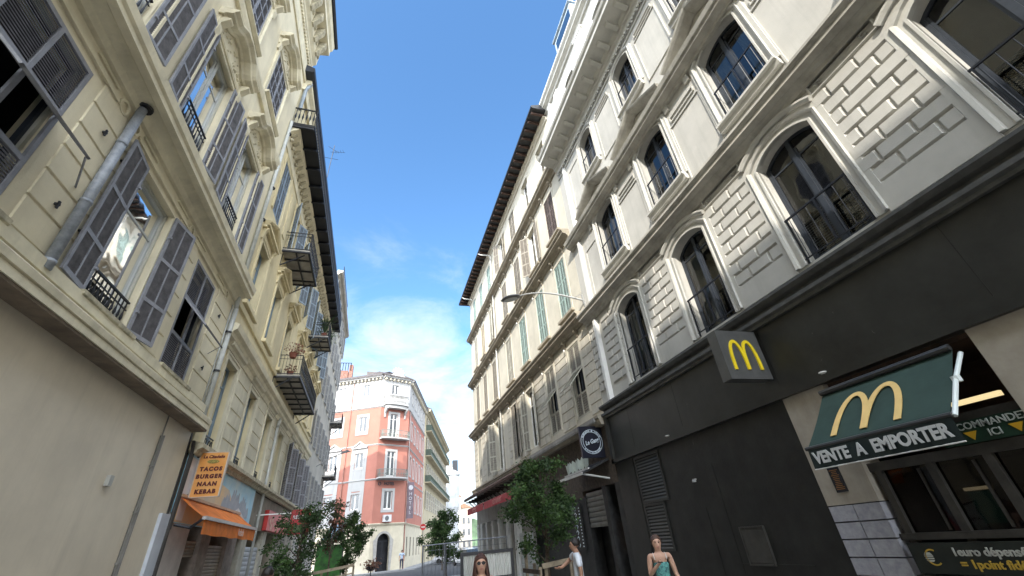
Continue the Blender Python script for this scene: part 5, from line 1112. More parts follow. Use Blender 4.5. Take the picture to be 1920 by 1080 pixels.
for c in (1.1, 14.8): b = MB(FS); b.box(c-.18, c+.18, -.01, .06, 4.6, 17.3); b.build("pilaster", HW, ph, FS.p(0, 0, 0))
b = MB(FC); b.sweep([(.8, .13), (.8, 2.9)]+arch_pts(1.55, 1.5, 2.9, .72)+[(2.3, 2.9), (2.3, .13)], [(0, -.03), (0, .08), (.22, .08), (.22, -.01)]); b.build("door_surround", mat("door_stone", (.36, .34, .31), .8, .1, 3), ph, FC.p(0, 0, 0))
b = MB(FC); b.box(1.5, 1.56, -.24, -.2, .13, 2.9); b.box(.8, 2.3, -.24, -.2, 2.86, 2.92); n = 9
for i in range(n): b.tube([(.85+i*.175, -.22, .13), (.85+i*.175, -.22, 2.9)], .012, 4)
b.build("door_gate", IRON, ph, FC.p(0, 0, 0))
def hbalc(z, s0, s1, d, rail=1.0):
    b = MB(FC); n = 14; c = (s0+s1)/2; hw_ = (s1-s0)/2
    out = [(s0, 0)]+[(c-hw_*math.cos(math.pi*i/n), d*(.55+.45*math.sin(math.pi*i/n))) for i in range(n+1)]+[(s1, 0)]
    b.prism(out, 'z', z, z+.16); sl = b.build("balcony", HW, ph, FC.p(0, 0, 0))
    b = MB(FC); b.tube([(p[0], p[1]-.04, z+rail) for p in out], .03, 5); b.tube([(p[0], p[1]-.04, z+.3) for p in out], .015, 4)
    for i in range(len(out)-1):
        for t in (0, .25, .5, .75):
            x = out[i][0]*(1-t)+out[i+1][0]*t; y = out[i][1]*(1-t)+out[i+1][1]*t-.04; b.tube([(x, y, z+.16), (x, y, z+rail)], .014, 4)
    for i in range(1, len(out)-2): 
        x, y = out[i][0], out[i][1]-.04; b.lathe([(.02, z+.4), (.07, z+.5), (.02, z+.62)], (x, y, 0), 5)
    b.build("railing", mat("rail_bronze", (.17, .19, .17), .5), sl, FC.p(0, 0, 0))
hbalc(9.1, .12, 3.85, 1.0); hbalc(13.55, .12, 3.85, 1.0)
b = MB(FC); n = 14; out = [(.3, 0)]+[(1.95-1.65*math.cos(math.pi*i/n), .95*(.5+.5*math.sin(math.pi*i/n))) for i in range(n+1)]+[(3.6, 0)]
b.prism(out, 'z', 17.7, 17.95); b.prism([(p[0]*.9+.19, p[1]*.8) for p in out], 'z', 17.3, 17.7); b.prism([(p[0], p[1]) for p in out], 'z', 18.85, 18.98)
for i in range(1, len(out)-1):
    for t in (0, .5):
        x = out[i][0]*(1-t)+out[min(i+1, len(out)-2)][0]*t; y = (out[i][1]*(1-t)+out[min(i+1, len(out)-2)][1]*t)-.08; b.lathe([(.04, 17.95), (.09, 18.25), (.04, 18.6), (.06, 18.86)], (x, y, 0), 6)
b.build("stone_balcony", HW, ph, FC.p(0, 0, 0))
b = MB(FC)
for sg in (.55, 3.3): b.prism([(-.01, 16.2), (.1, 16.2), (.2, 16.7), (.7, 17.2), (.7, 17.32), (-.01, 17.32)], 's', sg-.1, sg+.1)
b.build("balcony_corbel", HW, ph, FC.p(0, 0, 0))
b = MB(FC); n = 20; c = (1.9, 22.15); b.prism([(c[0]+.75*math.cos(2*math.pi*i/n), c[1]+.62*math.sin(2*math.pi*i/n)) for i in range(n)], 'n', .1, .35); b.box(.9, 2.9, .05, .4, 21.45, 21.75)
for i in range(12): b.lathe([(.05, -.1), (.14, 0), (.05, .1)], (c[0]+.8*math.cos(i*.524), .3, c[1]+.66*math.sin(i*.524)), 6)
b.build("medallion", HW, ph, FC.p(0, 0, 0))
b = MB(FC); b.box(1.25, 2.15, .02, .40, 4.72, 5.4); ac = b.build("air_conditioner", mat("ac_white", (.6, .6, .6), .5, .05), ph, FC.p(0, 0, 0)); b = MB(FC); n = 16; b.prism([(1.6+.24*math.cos(2*math.pi*i/n), 5.06+.24*math.sin(2*math.pi*i/n)) for i in range(n)], 'n', .40, .42); b.build("fan_grille", mat("ac_grey", (.12, .12, .12), .5), ac, FC.p(0, 0, 0))
for F, s_, z0, z1 in ((FF, 3.0+off, 4.6, 20.9), (FS, .35, 0.1, 17.3)):
    b = MB(F); b.tube([(s_, .08, z0), (s_, .08, z1)], .06, 6); b.build("drainpipe", mat("pipe_brown", (.33, .16, .12), .6, .15), ph, F.p(0, 0, 0))
letters("HOTEL", .42, mat("letter_dark", (.04, .04, .05), .5), FC.es, (0, 0, 1), FC.p(1.75, .12, 8.62), ph, name="hotel_lettering", fat=.01, depth=.02)
b = MB(FC); n = 16; b.sweep([(.55+.16*math.cos(2*math.pi*i/n), 8.62+.16*math.sin(2*math.pi*i/n)) for i in range(n)], [(-.03, .06), (-.03, .12), (.03, .12), (.03, .06)], closed=True); b.build("hotel_logo", MATS["letter_dark"], ph, FC.p(0, 0, 0))
vs_ = thing("vertical_sign", "tall dark vertical hotel sign fixed to the corner of the pink hotel", "sign", FS.p(.9, .6, 7))
b = MB(); o_ = FS.p(.9, .1, 0); b.box(o_.x, o_.x+.78, o_.y, o_.y+.18, 5.0, 8.9); b.build("sign_box", mat("sign_plum", (.16, .12, .14), .5, .15, 2), vs_, (0, 0, 0))
for i, ch in enumerate("HOTEL"): letters(ch, .5, mat("letter_greywhite", (.5, .5, .52), .5), (1, 0, 0), (0, 0, 1), (o_.x+.39, o_.y-.01, 7.6-i*.5), vs_, depth=.005)
b = MB(); b.prism([(o_.x+.39+.28*math.cos(a), 8.3+.28*math.sin(a)) for a in [2*math.pi*i/10 for i in range(10)]], 'n', o_.y-.02, o_.y-.001); b.build("star_plate", MATS["letter_greywhite"], vs_, (0, 0, 0))
# brick chimneys and clutter on roof left of the hotel
ch = thing("chimney_block", "reddish roof terrace clutter and chimney above the left end of the pink hotel", "chimney", (-7.2, 60, 22))
b = MB(); b.box(-8.2, -6.2, 60, 62, 21.4, 24.3); b.box(-6.1, -5.6, 60, 61, 21.4, 25.2); b.build("brickwork", mat("brick_red", (.24, .12, .09), .9, .3, 5), ch, (0, 0, 0))
b = MB(); [b.tube([(-8+.35*i, 59.9, 24.3), (-8+.35*i, 59.9, 25.4)], .05, 4) for i in range(7)]; b.tube([(-8.1, 59.9, 25.4), (-5.8, 59.9, 25.4)], .05, 4); b.build("railing", IRON, ch, (0, 0, 0))
# ================================================================ YELLOW HOTEL BLOCK beyond, and the far end of the street
FY = fac((5.75, 70.5, 0), 12.5, 1); YE = mat("stucco_mustard", (.42, .365, .25), .88, .08, .5, .2, 20, streak=.15); GRN = mat("balcony_green", (.05, .07, .05), .6, .2, 2)
yb_ = thing("apartment_building", "long yellow building with green balcony railings beyond the pink hotel", "building", FY.p(0, 0, 0))
cy_ = [2.2+2.9*i for i in range(12)]; zy = [(6.9, 2.6), (10.9, 2.6), (14.8, 2.6), (18.7, 1.9)]
wall_mb(FY, 0.3, 37, 0, 21.2, [(c, 1.2, z, z+h, .3 if h > 2 else 0) for c in cy_ for z, h in zy], th=.35, back=8).build("wall", [YE, DARKROOM], yb_, FY.p(0, 0, 0), weld=True)
band(FY, .3, 37, corn(.8, .7, 21.0), "cornice", YE, yb_)
b = MB(FY); b.prism([(.85, 21.7), (.85, 21.85), (-2, 23.2), (-8, 23.2), (-8, 21.7)], 's', .3, 37.2); b.build("roof", mat("roof_dark", (.10, .085, .08)), yb_, FY.p(0, 0, 0))
for z in (10.5, 14.35, 18.2):
    b = MB(FY); b.box(.6, 36.5, 0, .9, z, z+.12); bl_ = b.build("balcony", YE, yb_, FY.p(0, 0, 0))
    b = MB(FY); b.box(.6, 36.5, .86, .89, z+.12, z+.5); b.box(.6, 36.5, .84, .9, z+1.0, z+1.05); b.box(.58, .62, 0, .9, z+.12, z+1.05); s = .6
    while s < 36.5: b.box(s, s+.05, .85, .88, z+.12, z+1.0); s += .3
    b.build("railing", GRN, bl_, FY.p(0, 0, 0))
for c in cy_:
    for z, h in zy:
        p = FY.p(c, 0, z); w_ = inst(("yw", h), "window", lambda: casement(FY, 1.2, h, .3 if h > 2 else 0, WHITEP, dep=-.2), yb_, p)
        for d, o__ in ((1, -.6), (-1, .6)): inst(("ys", d, h), "shutter", lambda: shutter_mesh(FY, .55, h, d, .2, SHP, two=False), w_, FY.p(c+o__, .04, z), R(165)*d*(1 if FY.es.cross(FY.en).z > 0 else -1))
gt = thing("apartment_building", "slim grey building with a rounded oriel beyond the yellow one", "building", (16.5, 118, 0))
b = MB(); b.box(13.5, 17.0, 118, 128, 0, 20.5); b.lathe([(1.2, 0), (1.2, 9), (1.6, 10.2), (1.6, 17.5), (1.9, 17.6), (1.9, 18), (.3, 19.5)], (17.0, 118, 0), 14); b.build("wall", mat("far_grey", (.42, .43, .43), .9, .12, .6), gt, (0, 0, 0))
b = MB(); b.box(16.9, 18.2, 117, 118.2, 18.4, 21.2); b.build("roof_box", IRON, gt, (0, 0, 0))
for i in range(5): b = MB(); b.box(14.2, 14.9, 117.95, 117.99, 2.5+i*3.4, 4.5+i*3.4); b.build("window", mat("shopwin", (.06, .06, .06)), gt, (0, 0, 0))
for k, (x, y, w, d_, h, cl, lb) in enumerate(((19.2, 140, 3.2, 8, 14.5, (.55, .5, .42), "narrow cream house at the far end of the street"), (22.6, 150, 5, 8, 12.0, (.62, .55, .45), "low pale house at the far end of the street beside the red awning"), (19.0, 190, 9, 10, 17, (.55, .42, .30), "pale orange house below the green hill"))):
    t = thing("house", lb, "building", (x, y, 0)); b = MB(); b.box(x, x+w, y, y+d_, 0, h); b.build("wall", mat("farw%d" % k, cl, .9, .1, .5), t, (0, 0, 0))
    b = MB(); b.prism([(x-.4, h), (x+w+.4, h), (x+w/2, h+1.4)], 'n', y-.3, y+d_); b.build("roof", mat("roof_tile_far", (.25, .15, .10), .9), t, (0, 0, 0))
    for i in range(int(w/1.6)):
        for j in range(int(h/3.2)):
            b = MB(); b.box(x+.5+i*1.6, x+1.2+i*1.6, y-.06, y+.01, 1.2+j*3.2, 2.9+j*3.2); b.build("window", mat("shopwin", (.06, .06, .06)), t, (0, 0, 0))
# ================================================================ street furniture
an = thing("antenna", "thin television antenna on the black roof edge of the yellow building", "antenna", (-4.35, 18.2, 19.4))
b = MB(); b.tube([(-4.35, 18.2, 19.3), (-4.3, 18.2, 22.6)], .02, 5); b.tube([(-4.75, 18.2, 21.5), (-3.95, 18.2, 21.45)], .014, 4); b.tube([(-4.6, 18.2, 22.45), (-4.1, 18.2, 22.1)], .014, 4); b.tube([(-4.45, 18.2, 22.0), (-3.7, 18.4, 22.35)], .012, 4)
b.build("mast", IRON, an, (0, 0, 0))
for i in range(5): b = MB(); x = -4.3+.13*i; b.tube([(x, 18.05, 21.9+.06*i), (x, 18.4, 22.1+.06*i)], .01, 4); b.build("element", IRON, an, (0, 0, 0))
ll = thing("street_lamp", "small street lamp on a rising arm fixed to the grey-beige building by the pink hotel", "street lamp", (-4.85, 35, 7.7))
b = MB(); b.tube([(-4.95, 35, 7.55), (-4.3, 35, 7.95), (-3.6, 35, 8.3), (-3.25, 35, 8.42)], .035, 6); b.build("arm", mat("lamp_grey", (.33, .33, .32)), ll, (0, 0, 0))
b = MB(Fr((0, 0, 0), (0, 1, 0), (1, 0, 0))); b.prism([(-3.35, 8.36), (-2.75, 8.52), (-2.65, 8.5), (-2.9, 8.62), (-3.3, 8.52)], 's', 34.86, 35.14); b.build("lamp_head", mat("lamp_head", (.16, .16, .165)), ll, (0, 0, 0))
# site fence beyond the canvas screen
fe = thing("mesh_fence", "grey metal site fence panel standing in the street behind the framed screen", "fence", (2.2, 12, 0))
b = MB(); b.tube([(1.0, 12, .05), (1.0, 12, 1.86), (3.1, 12.0, 1.90), (3.1, 12, .05)], .02, 6); b.tube([(1.0, 12, .15), (3.1, 12, .15)], .016, 5); b.tube([(1.52, 12, .1), (1.52, 12, 1.86)], .028, 6); b.build("frame", mat("galvanised", (.17, .18, .20), .5, .1, metal=.4), fe, (0, 0, 0))
b = MB()
for i in range(24): b.tube([(1.04+i*.087, 12, .15), (1.04+i*.087, 12, 1.87)], .004, 4, cap=False)
for i in range(6): b.tube([(1.0, 12, .35+i*.28), (3.1, 12, .35+i*.28)], .004, 4, cap=False)
b.build("mesh", MATS["galvanised"], fe, (0, 0, 0))
sc = thing("screen", "black framed screen of white ribbed canvas behind the woman in sunglasses", "screen", (1.62, 7.5, 0))
b = MB(); 
for x0, x1, z0, z1 in ((1.19, 1.235, 0, 1.70), (1.985, 2.03, 0, 1.70), (1.2355, 1.9845, 1.655, 1.70), (1.2355, 1.9845, 1.34, 1.36), (1.2355, 1.9845, .2, .24)): b.box(x0, x1, 7.48, 7.52, z0, z1)
b.build("frame", mat("frame_black", (.015, .015, .018), .4, .1), sc, (0, 0, 0))
b = MB(); P = []; n = 90
for i in range(n+1): x = 1.235+.75*i/n; P += [(x, 7.5+.012*math.sin(i*1.3), .24), (x, 7.5+.012*math.sin(i*1.3), 1.655)]
b.add(P, [(2*i, 2*i+2, 2*i+3, 2*i+1) for i in range(n)]); b.build("canvas", mat("canvas", (.58, .58, .54), .8, .08, 3, trans=.3), sc, (0, 0, 0), smooth=True, recalc=False)
WOOD = mat("wood_grey", (.34, .28, .20), .8, .2, 9, .2, 30, col2=(.20, .16, .11)); WOODD = mat("wood_dark", (.07, .045, .03), .8, .3, 6)
pl = thing("planter", "dark wooden planter with pale rails around the large right-hand tree", "planter", (4.2, 11.6, 0))
b = MB(); b.box(3.62, 4.95, 11.2, 12.3, .0, .75); b.build("box", WOODD, pl, (0, 0, 0))
b = MB(); b.prism([(3.66, 1.18), (4.56, 1.26), (4.56, 1.36), (3.66, 1.28)], 'n', 10.98, 11.04); b.build("rail", WOOD, pl, (0, 0, 0))
for x, y, z in ((3.62, 11.0, 1.22), (3.78, 11.05, 1.28), (4.50, 11.04, 1.28), (3.66, 12.2, 1.66), (3.9, 12.3, 1.25), (4.9, 12.25, 1.2)):
    b = MB(); b.box(x-.035, x+.035, y+.045, y+.1, 0, z); b.build("post", WOOD, pl, (0, 0, 0))
b = MB(); b.prism([(11.0, 1.05), (12.2, 1.05), (12.2, 1.15), (11.0, 1.15)], 's', 3.6, 3.64) if False else b.box(3.56, 3.6, 11.0, 12.3, 1.08, 1.17); b.build("rail", WOODD, pl, (0, 0, 0))
p2_ = thing("planter", "long wooden rail barrier round the left-hand street trees", "planter", (-1.4, 18, 0))
b = MB(); b.prism([(-2.2, 1.36), (-.78, 1.50), (-.78, 1.58), (-2.2, 1.44)], 'n', 16.9, 16.96); b.build("rail", WOOD, p2_, (0, 0, 0))
b = MB(); b.prism([(-2.2, 1.18), (-.78, 1.30), (-.78, 1.34), (-2.2, 1.22)], 'n', 16.9, 16.94); b.build("rail", WOOD, p2_, (0, 0, 0))
for x in (-2.2, -1.75, -1.02, -.80): b = MB(); b.box(x-.03, x+.03, 16.965, 17.02, 0, 1.5+.1*(x+2.2)/1.4-.08); b.build("post", WOOD, p2_, (0, 0, 0))
b = MB(); b.box(-2.3, -.6, 17.1, 19.5, 0, .9); b.build("box", WOODD, p2_, (0, 0, 0))
gb = thing("green_stall", "bright green shop panel under a grey-blue awning behind the left-hand trees", "stall", (-2.3, 26, 0))
b = MB(); b.box(-3.05, -1.85, 26, 26.1, 1.0, 2.35); b.build("panel", mat("panel_green", (.045, .20, .025), .5, .4, 3, col2=(.01, .035, .01)), gb, (0, 0, 0))
b = MB(); b.add([(-2.5, 26, 3.2), (-1.95, 26, 3.25), (-1.75, 25.2, 2.62), (-2.75, 25.2, 2.6), (-2.5, 26, 3.15), (-1.95, 26, 3.2), (-1.75, 25.2, 2.57), (-2.75, 25.2, 2.55)], [(0, 1, 2, 3), (4, 5, 6, 7), (0, 3, 7, 4), (1, 2, 6, 5), (2, 3, 7, 6)]); b.build("awning", mat("awning_slate", (.22, .29, .36), .6, .15, 3), gb, (0, 0, 0))
b = MB(); b.box(-3.0, -2.9, 26.1, 26.2, 0, 2.5); b.box(-1.9, -1.8, 26.1, 26.2, 0, 2.5); b.build("frame", IRON, gb, (0, 0, 0))
ts = thing("no_entry_sign", "small round red and white road sign on a pole by the hotel corner", "road sign", (3.6, 44, 0))
b = MB(); b.tube([(3.6, 44, 0), (3.6, 44, 3.6)], .035, 6); b.build("pole", MATS["galvanised"], ts, (0, 0, 0))
b = MB(); b.prism([(3.6+.26*math.cos(2*math.pi*i/16), 3.5+.26*math.sin(2*math.pi*i/16)) for i in range(16)], 'n', 43.93, 43.96); b.build("disc", mat("sign_red_disc", (.55, .03, .03), .4), ts, (0, 0, 0)); b = MB(); b.box(3.42, 3.78, 43.922, 43.929, 3.46, 3.54); b.build("bar", WHITEP, ts, (0, 0, 0))
# ================================================================ trees
def tree(name, label, base, top, crown, seed, nleaf, ls, lmats, group=None, lean=(0, 0), bare=0, tr=.045, cyl=None):
    """tapered trunk, limbs to clump centres, leaf-sized faces round every limb"""
    t = thing(name, label, "tree", base, group); rr = random.Random(seed); B = Vector(base); tb = MB()
    cx, cy, cz, rx, ry, rz_ = crown; Cc = Vector((cx, cy, cz)); T0 = Vector((base[0]+lean[0], base[1]+lean[1], top))
    tp = [B, B.lerp(T0, .35)+Vector((rr.gauss(0, .03), rr.gauss(0, .03), 0)), B.lerp(T0, .7)+Vector((rr.gauss(0, .04), rr.gauss(0, .04), 0)), T0]
    tb.tube([tuple(p-B) for p in tp], [tr, tr*.85, tr*.6, tr*.2], 7); cl = []
    for i in range(20 if not bare else 34):
        a = rr.uniform(0, 6.283); e = rr.uniform(-.85, 1.0); q = rr.random()**.45*(.75+.6*rr.random()**2)
        p = Cc+Vector((rx*q*math.cos(a)*math.sqrt(max(.1, 1-e*e*.8)), ry*q*math.sin(a)*math.sqrt(max(.1, 1-e*e*.8)), rz_*e))
        st = tp[1].lerp(tp[3], min(1, max(0, (p.z-.35*rz_-tp[1].z)/max(.1, tp[3].z-tp[1].z))*.9)); mid = st.lerp(p, .5)+Vector((0, 0, .06))
        tb.tube([tuple(st-B), tuple(mid-B), tuple(p-B)], [tr*.36, tr*.2, tr*.07], 4, cap=False); cl.append((p, st))
        for k in range(3):
            d = Vector((rr.gauss(0, 1), rr.gauss(0, 1), rr.gauss(.5, .8))).normalized()*rr.uniform(.15, .32)
            tb.tube([tuple(p-B), tuple(p+d-B)], [tr*.09, tr*.04], 3, cap=False); cl.append((p+d, p))
    tb.build("trunk", mat("bark", (.10, .075, .055), .9, .35, 14, .4, 50), t, B)
    lb = [MB() for _ in lmats]
    for i in range(nleaf):
        p, st = cl[rr.randrange(len(cl))]; f = rr.random()**.55; c = st.lerp(p, f)+Vector((rr.gauss(0, .07), rr.gauss(0, .07), rr.gauss(0, .06)))*(rx/.8)
        d = Vector((rr.gauss(0, 1), rr.gauss(0, 1), rr.gauss(-.3, .7))).normalized(); s_ = ls*rr.uniform(.6, 1.3); w = d.cross(Vector((rr.gauss(0, 1), rr.gauss(0, 1), rr.gauss(0, 1)))).normalized()*s_*.32; nn = d.cross(w).normalized()*s_*.12
        k = 0 if noise.noise(c*2.3+Vector((seed, 0, 0))) < .05 else (1 % len(lb)); k = k if rr.random() > .12 else rr.randrange(len(lb)); c = c-B
        lb[k].add([tuple(c), tuple(c+d*s_*.5+w+nn), tuple(c+d*s_), tuple(c+d*s_*.5-w+nn)], [(0, 1, 2), (0, 2, 3)])
    allb = MB(); 
    for k, q in enumerate(lb):
        o = len(allb.v); allb.v += q.v; allb.f += [tuple(o+i for i in f) for f in q.f]; allb.m += [k]*len(q.f)
    allb.build("crown", lmats, t, B, recalc=False); return t
tree("street_tree", "largest leafy street tree, in the railed planter before the dark shop on the right", (4.12, 11.8, 0), 3.0, (3.98, 11.6, 2.38, 1.08, .9, 1.08), 11, 6800, .085, [LEAFM, LEAFD], None, (-.05, 0), tr=.07)
tree("street_tree", "bushy dark green street tree left of the hotel's arched doorway", (-1.15, 18.3, 0), 2.6, (-1.05, 18.3, 2.25, .62, .6, .85), 12, 5200, .08, [LEAFD, LEAFM], None, tr=.05)
tree("street_tree", "sparse reddish-leaved street tree rising in front of the red projecting sign", (-2.15, 14.5, 0), 2.9, (-2.2, 14.6, 2.15, .75, .6, .95), 13, 4200, .075, [LEAFD, LEAFM], None, (.05, 0), bare=1, tr=.045)
tree("street_tree", "thin reddish-tipped tree beside the blue-grey awning", (-1.72, 17.6, 0), 3.1, (-1.7, 17.5, 2.75, .5, .45, .75), 14, 1500, .075, [LEAFD, LEAFR], None, (.2, 0), bare=1, tr=.035)
tree("street_tree", "mid-street leafy tree by the yellow building, behind the mesh fence", (3.75, 29, 0), 2.9, (3.6, 29, 2.3, 1.15, .9, 1.25), 15, 4800, .12, [LEAFM, LEAFD], None, tr=.06)
tree("street_tree", "low bushy tree against the yellow building's ground floor", (5.6, 46, 0), 3.4, (5.5, 46, 2.6, 1.6, 1.2, 1.5), 16, 3600, .16, [LEAFD, LEAFM], None, tr=.07)
tree("shrub", "small dark shrub at the foot of the sparse left tree", (-2.35, 13.2, 0), 1.4, (-2.3, 13.2, 1.25, .5, .4, .5), 17, 1600, .08, [LEAFD, LEAFM], None, tr=.03)
fs = thing("flower_stand", "dark plant stand topped with pink flowers left of the arched hotel door", "flower stand", (-.45, 30, 0))
b = MB(); b.tube([(-.45, 30, 0), (-.45, 30, 1.0)], .03, 5); b.lathe([(.1, 0), (.26, .12), (.28, .22)], (-.45, 30, .95), 10); b.build("stand", IRON, fs, (0, 0, 0))
rr = random.Random(21); b = MB()
for i in range(260):
    p = Vector((-.45+rr.gauss(0, .22), 30+rr.gauss(0, .2), 1.25+rr.gauss(0, .12))); u = Vector((rr.gauss(0, 1), rr.gauss(0, 1), rr.gauss(0, 1))).normalized()*.06; v = u.cross(Vector((0, .3, 1))).normalized()*.05; b.add([tuple(p-u), tuple(p+v), tuple(p+u), tuple(p-v)], [(0, 1, 2, 3)])
b.build("flowers", PINKL, fs, (0, 0, 0), recalc=False)
# ================================================================ cars at the end of the street
def car(label, x, y, rz, colr):
    t = thing("parked_car", label, "car", (x, y, 0), "cars parked at the far end of the street"); t.rotation_euler.z = rz
    def mk(key, name, fn, par, off=(0, 0, 0)):
        if key not in CACHE: CACHE[key] = fn()
        o = bpy.data.objects.new(name, CACHE[key]); COL.objects.link(o); o.parent = par; o.location = off; return o
    def body():
        b = MB(); secs = []
        prof = [(-2.05, .45, .62), (-2.0, .35, .82), (-1.5, .3, .92), (-1.0, .28, .95), (0, .28, .96), (1.0, .28, .97), (1.5, .3, .93), (2.0, .36, .78), (2.08, .45, .60)]
        P = []
        for (yy, zl, zh) in prof:
            hw = .84 if abs(yy) < 1.6 else .76
            for (x_, z_) in ((-hw*.94, zl), (-hw, zl+.18), (-hw, zh-.2), (-hw*.9, zh), (hw*.9, zh), (hw, zh-.2), (hw, zl+.18), (hw*.94, zl)): P.append((x_, yy, z_))
        n = len(prof); b.add(P, [(i*8+j, i*8+(j+1) % 8, (i+1)*8+(j+1) % 8, (i+1)*8+j) for i in range(n-1) for j in range(8)]+[tuple(range(8)), tuple(range((n-1)*8, n*8))])
        b.add([(-.74, -1.55, .93), (.74, -1.55, .93), (.56, -1.15, 1.40), (-.56, -1.15, 1.40), (.58, .35, 1.43), (-.58, .35, 1.43), (.74, 1.05, .95), (-.74, 1.05, .95)], [(2, 4, 5, 3)])
        return b.mesh("body", colr, smooth=False)
    def cab():
        b = MB(); b.add([(-.75, -1.6, .92), (.75, -1.6, .92), (.57, -1.12, 1.385), (-.57, -1.12, 1.385), (.59, .32, 1.41), (-.59, .32, 1.41), (.75, 1.1, .94), (-.75, 1.1, .94)], [(0, 1, 2, 3), (2, 4, 5, 3), (4, 6, 7, 5), (0, 3, 5, 7), (1, 6, 4, 2)]); return b.mesh("windows", mat("car_glass", (.02, .025, .03), .08, .1, spec=.9))
    bo = mk(("carb", colr.name), "body", body, t); mk("carg", "windows", cab, t)
    def wheel():
        b = MB(Fr((0, 0, 0), (0, 1, 0), (0, 0, 1))); b.fr.ez = Vector((1, 0, 0)); b.lathe([(.12, -.1), (.3, -.1), (.32, -.06), (.32, .06), (.3, .1), (.12, .1)], (0, 0, 0), 16); return b.mesh("wheel", mat("tyre", (.02, .02, .02), .8))
    for xx in (-.76, .76):
        for yy in (-1.25, 1.3): mk("carw", "wheel", wheel, t, (xx, yy, .32))
        mk("carl", "headlight", lambda: MB().box(-.13, .13, -.03, .03, -.07, .07).mesh("headlight", mat("lamp_lens2", (.6, .6, .58), .2)), t, (xx*.72, -2.05, .68))
    return t
for i, (x, y, rz, cn, cc, lb) in enumerate(((8.9, 52, .3, "car_white", (.7, .7, .7), "white parked car nearest the mesh fence at the end of the street"), (10.4, 58, .1, "car_blue", (.10, .28, .50), "light blue car just left of the white columns"), (8.6, 62, 1.2, "car_silver", (.5, .5, .52), "silver car turned across the road end"), (11.3, 67, .2, "car_dark", (.03, .035, .045), "dark car behind the light blue one"), (13.0, 78, .1, "car_white", (.7, .7, .7), "distant white car at the very end of the street"), (11.6, 84, .9, "car_white", (.7, .7, .7), "farthest white van-like car at the very end of the street"))):
    car(lb, x, y, rz, mat(cn, cc, .25, .03, 2, spec=.7))
# ================================================================ people
def evalmesh(o):
    bpy.context.view_layer.update(); dg = bpy.context.evaluated_depsgraph_get(); me = bpy.data.meshes.new_from_object(o.evaluated_get(dg)); bpy.data.objects.remove(o); return me
def skin(name, V, E_, root, m, sub=2, thick=0.):
    me = bpy.data.meshes.new(name); names = list(V); me.from_pydata([V[n][:3] for n in names], [(names.index(a), names.index(c)) for a, c in E_], [])
    o = bpy.data.objects.new(name, me); COL.objects.link(o); sk = o.modifiers.new("s", 'SKIN'); sk.use_smooth_shade = True; sk.branch_smoothing = .6
    if not me.skin_vertices: return None
    for i, n in enumerate(names):
        r = V[n][3]; r = r if isinstance(r, tuple) else (r, r); me.skin_vertices[0].data[i].radius = (r[0]+thick, r[1]+thick); me.skin_vertices[0].data[i].use_root = (n == root)
    if sub: s_ = o.modifiers.new("b", 'SUBSURF'); s_.levels = sub; s_.render_levels = sub
    out = evalmesh(o); out.name = name; out.materials.clear(); out.materials.append(m)
    for p in out.polygons: p.use_smooth = True
    return out
